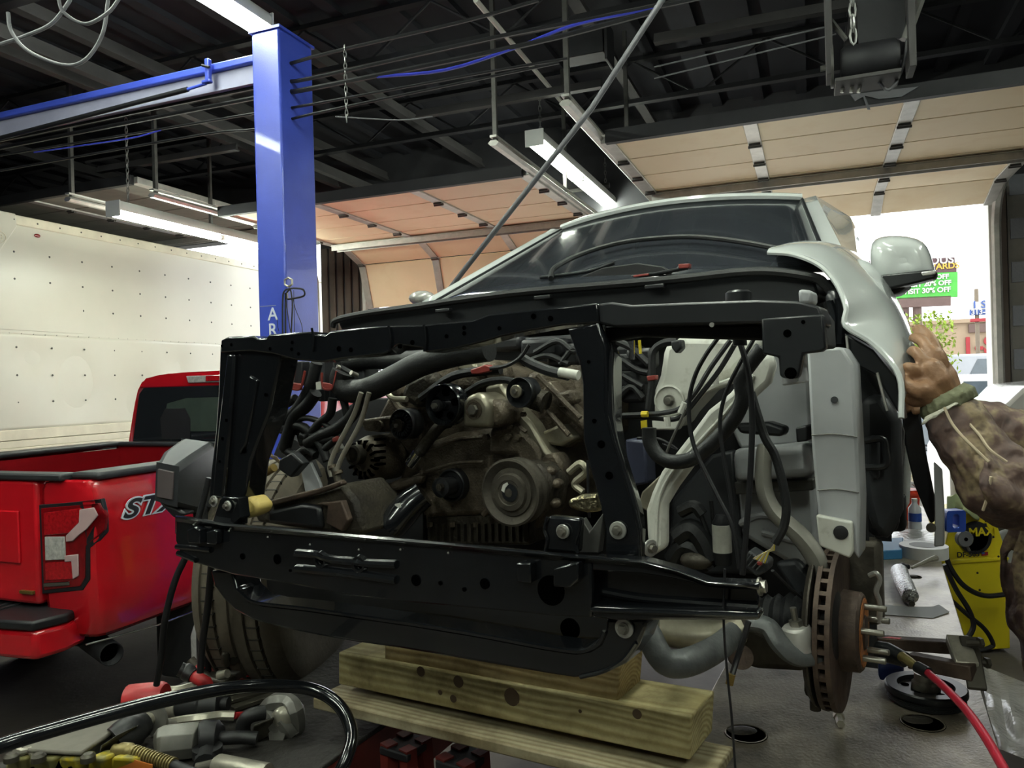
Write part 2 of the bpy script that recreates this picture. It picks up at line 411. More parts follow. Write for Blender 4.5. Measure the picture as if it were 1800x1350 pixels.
# ---------------------------------------------------------------- overhead doors
def ohdoor(name, t0, t1, path, tan, strut_at, stiles=2):
    """path: list of (s, z) section boundaries, near end first"""
    root = thing(name, None, None, BF.p((t0 + t1) / 2, path[-1][0], path[-1][1]), kind='structure')
    ts = [t0 + (t1 - t0) * k / (stiles + 1) for k in range(stiles + 2)]
    hng = MB().box((0, 0, 0), (.075, .06, .02)); hng.tube([(-.045, 0, -.012), (.045, 0, -.012)], .010, 6)
    hme = piece(hng, 'hinge', 'galv_dark')
    for i in range(len(path) - 1):
        (s0, z0), (s1, z1) = path[i], path[i + 1]
        dv = Vector((s1 - s0, z1 - z0)).normalized(); nn = Vector((-dv.y, dv.x)) * .045
        g = .007
        for k in range(stiles + 1):
            a, b = ts[k] + .035, ts[k + 1] - .035
            q = [(s0 + dv.x * g, z0 + dv.y * g), (s1 - dv.x * g, z1 - dv.y * g)]
            P = [BF.p(t, s, z) for s, z in q for t in (a, b)]
            P = [P[0], P[1], P[3], P[2]]; e = BF.b * nn.x + UP * nn.y
            MB().hexa(P + [p + e for p in P]).build('panel', tan, root, bevel=.004)
        for t in ts:
            w = .045
            P = [BF.p(t - w, s0, z0), BF.p(t + w, s0, z0), BF.p(t + w, s1, z1), BF.p(t - w, s1, z1)]
            e = BF.b * nn.x + UP * nn.y
            MB().hexa([p - e * .35 for p in P] + [p + e * 1.02 for p in P]).build('stile', 'galv', root, bevel=.004)
            if i: inst(hme, 'hinge', BF.p(t, s0, z0) - e * .45, Matrix.Rotation(-radians(21.5), 4, 'Z'), root)
        # backing so the joints read dark
        P = [BF.p(t, s, z) for s, z, t in ((s0, z0, t0), (s0, z0, t1), (s1, z1, t1), (s1, z1, t0))]
        e = BF.b * nn.x + UP * nn.y
        MB().hexa([p + e * .96 for p in P] + [p + e * 1.05 for p in P]).build('backing', 'black_matte', root)
    for si, off in strut_at:
        (s0, z0), (s1, z1) = path[si], path[si + 1]; f = off
        s_, z_ = s0 + (s1 - s0) * f, z0 + (z1 - z0) * f
        m = MB().fbox(BF, t0, t1, s_ - .07, s_ + .07, z_ - .02, z_ - .012)
        m.fbox(BF, t0, t1, s_ + .05, s_ + .058, z_ - .075, z_ - .015); m.fbox(BF, t0, t1, s_ - .058, s_ - .05, z_ - .075, z_ - .015)
        m.build('strut', 'galv', root)
    s0, z0 = path[0]
    MB().fbox(BF, t0, t1, s0 - .05, s0, z0 - .03, z0 + .06).build('end_seal', 'steel_dark', root)
    # tracks: horizontal run, curve, vertical run
    for t in (t0 - .06, t1 + .06):
        R = .38; P = [BF.p(t, s0 - .75, ZD + .02), BF.p(t, SW - .12 - R, ZD + .02)]
        for k in range(1, 9):
            a = pi / 2 * k / 8; P.append(BF.p(t, SW - .12 - R + R * sin(a), ZD + .02 - R + R * cos(a)))
        P.append(BF.p(t, SW - .12, .05))
        MB().tube(P, .04, 6, sq=.55).build('track', 'galv', root)
        MB().fbox(BF, t - .025, t + .025, s0 - .75, SW - .6, ZD + .06, ZD + .075).build('track_angle', 'galv', root)
        for s in (s0 - .72, s0 + .9):
            MB().fbox(BF, t - .015, t + .015, s, s + .03, ZD + .05, ZC - .1).build('hanger', 'galv_dark', root)
    MB().tube([BF.p(t0 - .1, SW - .25, 3.9), BF.p(t1 + .1, SW - .25, 3.9)], .03, 8).build('torsion_shaft', 'galv_dark', root)
    return root
flat = [(5.12 + .5 * k, ZD) for k in range(6)]
ohdoor('door_2', D2[0] + .06, D2[1] - .06, flat + [(8.10, 3.33)], 'door_tan', [(3, .25)])
flat1 = [(5.62 + .5 * k, ZD) for k in range(5)]
ohdoor('door_1', D1[0] + .05, D1[1] - .05, flat1 + [(8.0, 3.30), (SW - .09, 2.78)], 'door_tan', [(3, .6)])
ohdoor('door_3', D3[0] + .05, D3[1] - .05, [(5.4 + .5 * k, 3.8) for k in range(6)], 'door_grey', [(4, .5)])

# ---------------------------------------------------------------- ceiling steel
def ang(a, b, w, d, name='purlin', mat='ceiling_steel'):
    """a light two-flange steel member between two points"""
    a, b = Vector(a), Vector(b); x = (b - a).normalized(); y = x.cross(UP).normalized()
    m = MB(); m.box((a + b) / 2, ((b - a).length, w, .012), (x, y, UP)); m.box((a + b) / 2 + UP * d / 2, ((b - a).length, .012, d), (x, y, UP))
    m.box((a + b) / 2 + UP * .02 + y * w * .18, ((b - a).length, .01, .04), (x, y, UP))
    return m.build(name, mat, ceil)
def tz(px, py, z):
    p = pz(px, py, z); return p.dot(BF.r), p.dot(BF.b)
for px, py, z, w, s0, s1 in ((7, 7, 4.35, .16, 1, 8.2), (0, 93, 4.35, .16, 1, 8.2), (27, 270, 4.35, .13, 2, 8.2), (620, 150, 4.35, .17, .5, 8.2), (1090, 130, 4.35, .17, 0, 8.2), (560, 300, 4.1, .14, 2, 8.2), (1500, 40, 4.4, .15, 0, 8.2)):
    t, s = tz(px, py, z); ang(BF.p(t, s0, z), BF.p(t, s1, z), w * .5, .10)
for s in (1.6, 3.3, 5.0, 6.7):                       # bar joists across the room with bent-rod webs
    z0, z1 = 4.25, 4.62
    for z in (z0, z1): ang(BF.p(T0, s, z), BF.p(T1, s, z), .07, .03, 'joist_chord', 'steel_dark')
    n = 28; P = [BF.p(T0 + (T1 - T0) * k / n, s, z0 if k % 2 else z1) for k in range(n + 1)]
    MB().tube(P, .012, 6).build('joist_web', 'steel_dark', ceil)
rib = MB().fbox(BF, -.05, .05, -5, SW, 0, .05); rme = piece(rib, 'deck_rib', 'ceiling_black')
for k in range(38): inst(rme, 'deck_rib', BF.r * (T0 + .4 + k * .41) + UP * (ZC - .05), None, ceil)
for px, py, qx, qy, z in ((733, 207, 1057, 153, 4.0), (1150, 76, 1583, -2, 4.0), (173, 303, 417, 263, 4.0)):
    ang(pz(px, py, z), pz(qx, qy, z), .06, .06, 'cross_angle')
MB().tube([pz(836, 0, 4.25), pz(967, 155, 4.25), pz(1020, 219, 4.25), pz(1160, 368, 4.25)], .018, 8).build('conduit', 'jamb_white', ceil)
m = MB(); c = pz(1030, 84, 4.05); m.box(c, (.28, .16, .16), (BF.r, BF.b, UP)); m.box(c + BF.r * .16 - UP * .01, (.02, .2, .26), (BF.r, BF.b, UP)); m.build('junction_box', 'steel_dark', ceil, bevel=.005)
# lift cables and hoses across the ceiling
SC = 3.55
for pts, mat, r in (
    ([(0,233),(233,187),(413,143),(550,100),(817,37),(947,0)], 'cable_black', .016), ([(0,247),(443,155),(550,137),(883,63),(1150,13),(1300,-20)], 'cable_black', .018),
    ([(0,260),(443,173),(550,155),(917,80),(1150,20)], 'cable_black', .022), ([(0,273),(283,227),(443,200),(550,183),(837,130),(997,103)], 'cable_black', .012),
    ([(0,300),(347,238),(447,227),(550,200),(983,110)], 'cable_black', .012), ([(663,135),(783,123),(903,85),(1013,43),(1150,15)], 'cable_blue', .014),
    ([(60,268),(130,258),(230,243),(283,229)], 'cable_blue', .008), ([(590,205),(700,211),(760,205)], 'cable_grey', .006)):
    MB().tube(sp([BF(x, y, SC) for x, y in pts], 4), r * .6, 6).build('ceiling_cable', mat, ceil)
def chain(o, n, par, sz=.03):
    m = MB()
    for k in range(n):
        x = Vector((1, 0, 0)) if k % 2 else Vector((0, 1, 0)); c = o - UP * k * sz * 1.45
        m.tube([c + x * sz * .35 * cos(a) + UP * sz * cos(0) * sin(a) for a in [2 * pi * i / 8 for i in range(9)]], sz * .13, 5)
    return m.build('chain', 'chain', par)
chain(BF(606, 85, SC), 13, ceil, .022); chain(BF(1498, -5, 3.3), 4, ceil, .035)
# loops of cable under the ceiling, top left
for k, (pts, r) in enumerate((([(102,-6),(112,22),(150,42),(190,22),(212,-6)], .007), ([(14,22),(20,55),(50,90),(110,114),(150,105),(180,60),(190,0)], .0075), ([(0,78),(45,63),(90,42),(118,8),(124,-4)], .008))):
    o = MB().tube(sp([at(x, y, 3.0 + .12 * k) for x, y in pts], 6), r, 8).build('hanging_cable', 'cable_grey')
    tag(o, ('short grey cable loop at the top edge beside the ceiling', 'large grey cable loop hanging under the dark ceiling', 'grey cable bending up into the ceiling at far left')[k], 'cable', 'grey cables looped under the ceiling')

# ---------------------------------------------------------------- fluorescent lights
def fluoro(t, s0, label, z=3.72, L=2.44, chains=True):
    root = thing('fluorescent_light', label, 'ceiling light', BF.p(t, s0 + L / 2, z), 'fluorescent shop lights')
    m = MB(); P = [(-.075, .10), (-.055, .13), (.055, .13), (.075, .10), (.075, .045), (-.075, .045)]
    m.prism([BF.p(t + x, s0, z + y) for x, y in P], BF.b * L); m.build('housing', 'fixture_white', root, bevel=.004)
    for e in (s0 - .012, s0 + L): MB().fbox(BF, t - .08, t + .08, e, e + .012, z - .005, z + .13).build('end_cap', 'fixture_white', root, bevel=.003)
    for x in (-.042, .042):
        for q in (0, 1):
            MB().tube([BF.p(t + x, s0 + .03 + q * L / 2, z + .018), BF.p(t + x, s0 + L / 2 - .03 + q * L / 2, z + .018)], .0165, 8).build('tube', 'tube_lit', root)
        MB().fbox(BF, t + x - .012, t + x + .012, s0 + L / 2 - .03, s0 + L / 2 + .03, z, z + .05).build('socket', 'fixture_white', root)
    if chains:
        for s in (s0 + .15, s0 + L - .15): chain(BF.p(t, s, ZC - .5), int((ZC - .5 - z - .13) / .0435) + 1, root)
    return root
FL = [(tz(940, 256, 3.72), 'lit twin-tube shop light hanging right of the dark ceiling beam, above the windshield'), (tz(200, 380, 3.3), 'lit twin-tube shop light hanging above the white box truck')]
fluoro(FL[0][0][0], FL[0][0][1], FL[0][1]); fluoro(FL[1][0][0], FL[1][0][1], FL[1][1], 3.3)
t, s = tz(462, 62, 4.05); fluoro(t, s - 2.44, 'bright shop light at the top edge just above the blue post', 4.05)
for k, (t, s) in enumerate(((-4.6, -.9), (-.6, .3), (2.3, 1.5), (-1.6, -3.0), (1.0, -3.0))): fluoro(t, s, ('added unseen shop light above the red truck tail', 'added unseen shop light above the stripped engine', 'added unseen shop light above the right deck', 'added unseen shop light behind the photographer on the left', 'added unseen shop light behind the photographer on the right')[k], 4.05)  # unseen fixtures, added out of frame to brighten the foreground

# ---------------------------------------------------------------- blue two-post lift
PX, PY = 490, 47
pc = at(PX, PY, 4.2); ptt, pts = pc.dot(BF.r), pc.dot(BF.b); ZT = pc.z
lift = thing('car_lift', 'tall blue lift post with an overhead beam reaching left', 'car lift', BF.p(ptt, pts, 0))
w1, w2 = .19, .30
MB().fbox(BF, ptt - w1, ptt, pts, pts + w2, 0, ZT).build('post', 'lift_blue', lift, bevel=.012)
MB().fbox(BF, ptt - w1 - .01, ptt + .01, pts - .01, pts + w2 + .01, ZT - .004, ZT + .012).build('top_plate', 'lift_blue', lift)
MB().fbox(BF, ptt - w1 - .12, ptt + .1, pts - .15, pts + w2 + .15, 0, .025).build('base_plate', 'lift_blue', lift)
bm = MB(); zt, zb = ZT - .10, ZT - .245; L = 3.6
bm.fbox(BF, ptt - w1 - L, ptt - w1, pts + .06, pts + .07, zb, zt - .03)
bm.build('beam_web', 'lift_light', lift)
MB().fbox(BF, ptt - w1 - L, ptt - w1, pts + .03, pts + .13, zt - .045, zt).build('beam_flange', 'lift_blue', lift, bevel=.008)
MB().fbox(BF, ptt - w1 - L, ptt - w1, pts + .05, pts + .12, zb - .01, zb).build('beam_flange', 'lift_light', lift)
MB().tube([BF(0, 243, pts), BF(330, 157, pts)], .015, 10).build('padded_bar', 'cable_black', lift)
MB().tube([BF(330, 157, pts), BF(362, 147, pts)], .009, 8).build('bar_end', 'lift_blue', lift)
q = BF(366, 125, pts); MB().box(q, (.03, .03, .14), (BF.r, BF.b, UP)).box(q - UP * .06 + BF.r * -.01, (.06, .03, .02), (BF.r, BF.b, UP)).build('bracket', 'lift_blue', lift, bevel=.006)
MB().tube([BF(355, 115, pts - .02), BF(368, 118, pts - .02)], .008, 6).build('bracket_pin', 'steel_dark', lift)
for ch, py in (('A', 562), ('R', 590), ('O', 716)):
    text('letter', ch, BF.p(ptt - .125, pts - .0015, BF(487, py, pts).z), BF.r, UP, .10, 'white_letter', lift, .001, .001)
MB().fbox(BF, ptt - w1 + .012, ptt - .07, pts - .0012, pts, BF(487, 536, pts).z - .004, BF(487, 536, pts).z).build('decal_edge', 'lift_light', lift)
# post of the same lift on the far side, out of the frame to the left
MB().fbox(BF, ptt - w1 - L - .19, ptt - w1 - L, pts, pts + w2, 0, ZT).build('post', 'lift_blue', lift, bevel=.012)
# tool hanger on the post
hg = thing('hook_hanger', 'steel ring hook with wire loops hanging on the blue post', 'hook', BF(510, 520, pts - .03))
s_ = pts - .03
P = [BF(507 + 7.5 * cos(a), 496 + 8 * sin(a), s_) for a in [pi * 2 * k / 6 + .5 for k in range(7)]]
MB().tube(P, .006, 6).build('ring', 'tool_steel', hg)
for pts_, r in (([(497,600),(497,530),(500,512),(512,507),(530,508),(535,513),(534,520),(520,524),(506,526)], .005), ([(502,600),(502,530),(504,515),(510,508)], .005), ([(511,600),(514,540),(512,515),(509,506)], .004), ([(512,590),(507,560),(503,530)], .0025), ([(515,525),(520,545),(530,570),(532,590)], .0018), ([(518,600),(517,540),(516,510)], .0018), ([(487,560),(488,572),(490,582)], .0015)):
    MB().tube(sp([BF(x, y, s_) for x, y in pts_], 4), r, 6).build('wire_loop', 'steel_dark', hg)
MB().tube([BF(503, 515, s_), BF(504, 526, s_)], .009, 8).build('swivel', 'chrome', hg)

# ---------------------------------------------------------------- diagonal hose from ceiling
hA, hB = at(1190, -40, 2.9), at(1040, 190, 3.0)
o = MB().tube([hA + (hA - hB) * 2.6, hA, hB, at(930, 330, 3.1), at(818, 472, 3.3), at(770, 535, 3.45)], .0115, 10).build('diagonal_hose', 'cable_grey')
tag(o, 'long grey hose slanting down across the ceiling behind the windshield', 'hose')

# ---------------------------------------------------------------- door opener motor
op = thing('door_opener', 'dusty dark door opener motor bracketed under the ceiling at right', 'door opener', BF(1525, 120, 4.0))
s_ = 4.0; q = BF(1522, 108, s_); ax = (BF.r, BF.b, UP)
m = MB(); m.tube([q - BF.r * .11, q - BF.r * .09, q + BF.r * .12, q + BF.r * .14], [.07, .085, .085, .07], 14); m.build('motor', 'steel_dark', op)
MB().box(q - UP * .10, (.28, .2, .02), ax).build('base_plate', 'ceiling_steel', op, bevel=.004)
MB().tube([q - BF.r * .20, q - BF.r * .14], .014, 8).build('shaft', 'galv_dark', op)
MB().lathe([(0, .10), (.012, .10), (.012, .03)], q - BF.r * .155, BF.r, 18).build('belt_wheel', 'galv_dark', op)
for x, zz in ((-.16, .5), (.19, .55)): MB().box(q + BF.r * x + UP * .19, (.03, .16, zz), ax).build('side_plate', 'ceiling_steel', op, bevel=.003)
MB().box(q + BF.r * .07 + UP * .19, (.2, .03, .22), ax).build('mount_plate', 'steel_dark', op)
MB().tube([BF(1460, 35, s_), BF(1487, 70, s_)], .012, 6).build('brace', 'galv_dark', op)
MB().tube([BF(1617, -4, s_), BF(1590, 70, s_)], .025, 6).build('brace', 'galv_dark', op)
MB().tube(sp([BF(1595, 30, s_), BF(1594, 80, s_), BF(1582, 130, s_), BF(1562, 158, s_), BF(1543, 142, s_)], 6), .008, 6).build('power_cord', 'cable_grey', op)
for x in (1484, 1500, 1513): MB().tube([BF(x, 143, s_), BF(x - 4, 163, s_)], .009, 6).build('bolt', 'galv', op)
for k, (a, b) in enumerate((((1150, 118), (1465, 44)), ((1150, 138), (1470, 60)))):
    tag(MB().tube([BF(*a, 4.0), BF(*b, 4.0)], .004, 5).build('pull_wire', 'cable_grey'), ('upper', 'lower')[k] + ' thin grey wire running to the door opener motor', 'wire')
MB().prism([BF(1525 + x, y, 5.06) for x, y in ((-30, 166), (90, 152), (60, 170), (20, 174), (-5, 168), (5, 192), (0, 192), (-8, 170), (-22, 178))], BF.b * .01).build('torn_seal', 'cable_grey', ceil)

# ================================================================ outside
bb = thing('billboard', 'green and maroon billboard beyond the open door', 'billboard', BF(1625, 560, 24))
s_ = 24
def sgn(px0, py0, px1, py1, s, mat, name, par, th=.1):
    a, b, c, d = BF(px0, py0, s), BF(px1, py0 - (px1 - px0) * .045, s), BF(px1, py1 - (px1 - px0) * .045, s), BF(px0, py1, s)
    return MB().prism([a, b, c, d], BF.b * th).build(name, mat, par, bevel=.01)
sgn(1500, 460, 1682, 486, s_, 'sign_maroon', 'top_board', bb); sgn(1500, 486, 1684, 530, s_, 'sign_green', 'green_board', bb)
sgn(1560, 524, 1672, 542, s_, 'building_brown', 'frame', bb)
for tx, px, py, sz, mat in (('HOUSE', 1618, 466, .30, 'sign_white'), ('REWARDS', 1610, 476, .23, 'sign_yellow'), ('1ST VISIT 10% OFF', 1566, 496, .18, 'sign_white'), ('2ND VISIT 20% OFF', 1564, 507, .18, 'sign_white'), ('5TH VISIT 30% OFF', 1560, 519, .19, 'sign_white')):
    text('lettering', tx, BF(px, py, s_ - .02), BF.r, UP, sz, mat, bb, .01, .006)
for px in (1590, 1612): MB().tube([BF(px, 540, s_ + .2), BF.p(BF(px, 540, s_ + .2).dot(BF.r), s_ + .2, 0)], .12, 8).build('post', 'building_brown', bb)
sg = thing('shop_sign', 'small white pole sign reading 1 STOP with a phone number', 'sign', BF(1725, 600, 22))
sgn(1704, 531, 1760, 545, 22, 'sign_white', 'top_panel', sg); sgn(1705, 545, 1760, 554, 22, 'sign_blue', 'number_panel', sg); sgn(1706, 560, 1760, 566, 22, 'sign_red', 'red_panel', sg)
text('lettering', '1 STOP', BF(1708, 542, 21.97), BF.r, UP, .26, 'sign_blue', sg, .01, .004); text('lettering', '313-769-6', BF(1707, 553, 21.97), BF.r, UP, .17, 'sign_white', sg, .01, .003)
MB().tube([BF.p(BF(1716, 500, 22.1).dot(BF.r), 22.1, 0), BF(1716, 508, 22.1)], .05, 8).build('pole', 'bark', sg)
bl = thing('shop_building', 'cream flat-roofed shop across the street with red lettering', 'building', BF.p(BF(1690, 600, 27).dot(BF.r), 27, 0))
a = BF(1590, 565, 27).dot(BF.r); b = BF(1790, 560, 27).dot(BF.r); zt = BF(1690, 568, 27).z
MB().fbox(BF, a, b + 6, 27, 33, 0, zt).build('wall', 'building_cream', bl)
MB().fbox(BF, a - .1, b + 6.1, 26.9, 33, zt, zt + .12).build('parapet', 'building_cream', bl)
sgn(1703, 570, 1790, 585, 26.9, 'building_brown', 'upper_panel', bl); 
text('lettering', '1-STOP', BF(1690, 622, 26.95), BF.r, UP, .72, 'sign_red', bl, .02, .02)
tr = thing('street_tree', 'bright yellow-green leafy tree beyond the open door', 'tree', BF.p(BF(1634, 660, 19).dot(BF.r), 19, 0))
q = BF(1634, 640, 19); base = Vector((q.x, q.y, 0))
MB().tube(sp([base, base + UP * 1.2, q + UP * .2, q + UP * .9 + BF.r * -.3], 4), [.09, .06, .04, .02], 7).build('trunk', 'bark', tr)
lv = MB()
for k in range(900):
    a_ = random.random() * 2 * pi; rr = random.random() ** .5; zz = random.uniform(-1, 1)
    c = q + Vector((cos(a_) * rr * .6 * (1 - .3 * zz), sin(a_) * rr * .6, zz * 1.05 + .1)); x = Vector((random.gauss(0, 1), random.gauss(0, 1), random.gauss(0, 1))).normalized(); y, z = perp(x)
    lv.add([c + x * .06, c + y * .035, c - x * .06, c - y * .035], [(0, 1, 2, 3)])
lv.build('foliage', 'leaf', tr, kind='stuff')
def car(s, px, py, L, W, H, mat, label, turn=0, name='parked_car', van=False):
    """simple closed car: body, cabin, panes, wheels; px,py is the roof centre in view"""
    c = BF(px, py, s); o = Vector((c.x, c.y, 0)); fr = Fr(21.5 + turn, o.x, o.y); root = thing(name, label, 'car', o, 'cars parked outside')
    hb = H * .56
    def prof(pts, w, nm, mt, bv): MB().prism([fr.p(-w / 2, x * L / 2, z) for x, z in pts], fr.r * w).build(nm, mt, root, bevel=bv)
    prof([(-1, .35), (-1, hb * .95), (-.9, hb), (.95, hb), (1, hb * .8), (1, .35)], W, 'body', mat, .06)
    cb = [(-.95, hb), (-.9, H), (.9, H), (.96, hb)] if van else [(-.55, hb), (-.28, H), (.5, H), (.75, hb)]
    prof(cb, W * .9, 'cabin', mat, .06)
    for sx in (-1, 1):
        for x0, x1 in ((-.3, .08), (.13, .5)):
            P = [fr.p(sx * (W * .45 + .004), x * L / 2, z) for x, z in ((x0 - .1, hb + .06), (x0 + .05, H - .12), (x1 - .02, H - .12), (x1, hb + .06))]
            MB().prism(P, fr.r * sx * .006).build('side_window', 'car_glass', root)
    MB().prism([fr.p(r, (cb[0][0] * .9 + cb[1][0] * .1) * L / 2 - .02 if k < 2 else (cb[0][0] * .1 + cb[1][0] * .9) * L / 2 - .02, hb + .08 if k < 2 else H - .1) for k, r in enumerate((-W * .38, W * .38, W * .34, -W * .34))], fr.b * .01).build('windshield', 'car_glass', root)
    for sx in (-1, 1):
        for x in (-.62, .62): MB().lathe([(0, .3), (.02, .33), (.2, .33), (.22, .3)], fr.p(sx * (W / 2) - (.22 if sx > 0 else 0), x * L / 2, .33), fr.r, 16).build('wheel', 'rubber', root)
        MB().box(fr.p(sx * W * .36, -L / 2 - .01, hb * .75), (.3, .03, .14), (fr.r, fr.b, UP)).build('headlight', 'lens_clear', root, bevel=.01)
car(16, 1740, 652, 4.4, 1.8, 1.75, 'car_white', 'white car parked outside before the grey van', -60)
car(12.0, 1672, 690, 4.3, 1.7, 1.45, 'car_silver', 'silver car with low roof parked outside beside the hand', 5)
car(20.8, 1745, 632, 5.2, 2.0, 2.2, 'car_silver', 'grey van parked before the cream shop', 80, 'parked_van', True)
car(13.5, 700, 690, 4.4, 1.8, 1.5, 'car_silver', 'silver car outside behind the stripped vehicle', 30)
# ================================================================ white SUV with its front stripped
suv = thing('stripped_suv', 'white SUV with its front end stripped, black radiator support and bare engine showing', 'car', VF.p(0, 1.6, .92))
VB, VR = VF.b, VF.r
def PV(pts, b): return [VF(x, y, b) for x, y in pts]
def PVd(pts): return [VF(x, y, b) for x, y, b in pts]
def plate(pts, b, th, name, mat, par=suv, bevel=.004, **k): return MB().prism(PV(pts, b), VB * th).build(name, mat, par, bevel=bevel, **k)
def pipe(pts, b, r, name, mat, par=suv, n=8, spn=5, **k):
    P = [VF(*(p if len(p) == 3 else (p[0], p[1], b))) for p in pts]
    return MB().tube(sp(P, spn), r, n).build(name, mat, par, **k)
def disc(px, py, b, prof, name, mat, par=suv, n=32, ax=None):
    return MB().lathe(prof, VF(px, py, b), ax or -VB, n).build(name, mat, par)
def bolt(px, py, b, rw, rb, par, ax=None):
    ax = ax or -VB; o = VF(px, py, b)
    w = MB().lathe([(0, rw), (.003, rw), (.004, rw * .95)], o, ax, 24).build('washer', 'washer', par)
    m = MB(); m.lathe([(.004, rb * 1.35), (.006, rb * 1.35)], o, ax, 18); hexbolt(m, o + ax * .006, ax, rb, rb * 1.1); m.build('bolt', 'bolt_steel', par)
def hole(px, py, b, r, par, n=14):
    MB().lathe([(-.004, r), (.0012, r)], VF(px, py, b), -VB, n).build('bolt_hole', 'hole', par)

# ---------------- body shell: windshield, roof, pillars, sides
def wsh(u, v):      # u across, v up the glass
    r = (-.645 + 1.29 * u) * (1 - .23 * v); bow = 1 - (2 * u - 1) ** 2
    return VS.p(r, 1.06 + .84 * v - .16 * bow * (1 - .35 * v), 2.09 + .385 * v + .025 * bow * v)
MB().grid([[wsh(u / 16, v / 10) for u in range(17)] for v in range(11)]).build('windshield', 'windshield_glass', suv, solid=.006)
MB().tube([wsh(u / 16, 1.0) + UP * .012 for u in range(17)], .016, 8).build('windshield_header', 'suv_white', suv)
for sx, u0 in ((-1, 0), (1, 1)):
    P = [wsh(u0, v / 10) + VS.r * sx * .03 - UP * .005 for v in range(11)]
    MB().grid([[p - VS.r * sx * .035 + UP * .004, p + VS.r * sx * .02 + UP * .012, p + VS.r * sx * .05 * w - UP * .01 + VB * .03, p + VS.r * sx * .12 * w - UP * .06 + VB * .12, p + VS.r * sx * .14 * w - UP * .12 + VB * .2] for p, w in zip(P, [.3 + .07 * v for v in range(11)])]).build('a_pillar', 'suv_white', suv, solid=.012)
    MB().tube([wsh(u0, v / 10) + VS.r * sx * .002 + UP * .006 for v in range(11)], .007, 6).build('glass_seal', 'black_satin', suv)
rows = []
for k in range(13):
    q = k / 12; b = 1.90 + 2.6 * q
    rows.append([VS.p(0.50 * x * (1 + .06 * sin(pi * q)), b, 2.485 + .055 * sin(pi * (q * .8 + .1)) - .05 * abs(x) ** 4) for x in [-1 + i / 6 for i in range(13)]])
MB().grid(rows).build('roof', 'suv_white', suv, solid=.01)
def side(sx):
    sec = [(.96, 1.36), (1.0, 1.42), (1.02, 1.65), (.98, 1.95), (.96, 2.06)]
    m = MB(); rows = []
    for k in range(11):
        b = 1.30 + 3.1 * k / 10
        rows.append([VS.p(sx * r * .82, b, z) for r, z in sec])
    m.grid(rows); m.build('body_side', 'suv_white', suv, solid=.02)
    g = MB().grid([[VS.p(sx * .79, b, 2.065), VS.p(sx * .52, b + .02, 2.45)] for b in [2.1 + i * .25 for i in range(9)]]); g.build('side_glass', 'glass_dark', suv, solid=.006)
    for b in (2.25, 3.2): MB().fbox(VS, sx * .84 - .006, sx * .84 + .006, b, b + .012, 1.4, 2.05).build('door_gap', 'hole', suv)
side(-1); side(1)
MB().fbox(VS, -.8, .8, 4.3, 4.4, 1.35, 2.4).build('tailgate', 'suv_white', suv, bevel=.04)
MB().fbox(VS, -.78, .78, 1.3, 4.3, 1.30, 1.40).build('underbody', 'black_matte', suv)
MB().fbox(VS, -.74, .74, 1.0, 1.05, 1.02, 2.05).build('firewall', 'black_matte', suv)
MB().fbox(VS, -.7, .7, 1.35, 1.5, 1.9, 2.1).build('dashboard', 'black_matte', suv)

# ---------------- cowl, seal, wipers
ct = [(592, 563), (640, 552), (720, 541), (800, 529), (900, 516), (1000, 507), (1100, 499), (1200, 490), (1300, 479), (1360, 478), (1430, 488)]
cb = [(1440, 520), (1400, 540), (1300, 545), (1200, 548), (1100, 552), (1000, 556), (900, 566), (800, 575), (700, 582), (600, 580)]
plate(ct + cb, .80, .12, 'cowl_panel', 'black_satin', bevel=.006)
pipe([(585, 575)] + ct + [(1450, 500), (1462, 512)], .78, .012, 'hood_seal', 'rubber_hose', n=8)
for x, y in ((1152, 501), (955, 520), (780, 543)): MB().box(VF(x, y + 3, .775), (.055, .02, .012), (VR, VB, UP)).build('seal_clip', 'plastic_black', suv, bevel=.003)
P = [wsh(u, v) - VB * .02 + UP * .02 for u, v in ((.40, .02), (.37, .14), (.40, .27), (.48, .36), (.58, .38), (.70, .36), (.82, .27), (.92, .15), (.97, .06))]
MB().tube(sp(P, 5), .0085, 8).build('windshield_gasket', 'rubber_hose', suv)
plate([(1010, 490), (1060, 470), (1120, 462), (1165, 468), (1180, 478), (1130, 486), (1050, 496)], .95, .02, 'wiper_cowl', 'black_matte')
pb = plate([(1108, 483), (1150, 478), (1190, 470), (1192, 465), (1210, 465), (1208, 473), (1150, 484), (1110, 489)], .93, .02, 'pry_bar', 'black_satin')
plate([(1192, 464), (1212, 463), (1211, 471), (1193, 472)], .925, .02, 'bar_tip', 'red_plastic', pb, .002); plate([(1112, 484), (1140, 480), (1140, 484), (1113, 488)], .925, .02, 'bar_band', 'red_plastic', pb, .002)
pipe([(950, 488), (1030, 478), (1080, 462)], .96, .006, 'wiper_arm', 'black_satin')
pipe([(1180, 497), (1300, 486), (1380, 478)], .9, .005, 'wiper_arm', 'black_satin')

# ---------------- front fender (image right), mirror
E1 = [(1350, 444, .80), (1395, 448, .78), (1440, 466, .72), (1470, 498, .66), (1487, 540, .62), (1486, 572, .60), (1535, 605, .60), (1580, 660, .58), (1584, 735, .55)]
E2 = [(1349, 438, .82), (1402, 427, .90), (1462, 432, .95), (1510, 468, .92), (1548, 512, .85), (1568, 560, .80), (1582, 600, .72), (1590, 640, .66), (1588, 715, .58)]
E3 = [(1355, 437, .95), (1412, 424, 1.15), (1478, 432, 1.25), (1530, 465, 1.25), (1572, 522, 1.15), (1594, 570, 1.02), (1604, 606, .88), (1610, 632, .76), (1592, 690, .62)]
E4 = [(1360, 440, 1.2), (1418, 426, 1.35), (1482, 434, 1.45), (1534, 468, 1.5), (1575, 525, 1.45), (1597, 574, 1.3), (1606, 610, 1.05), (1612, 634, .84), (1594, 688, .66)]
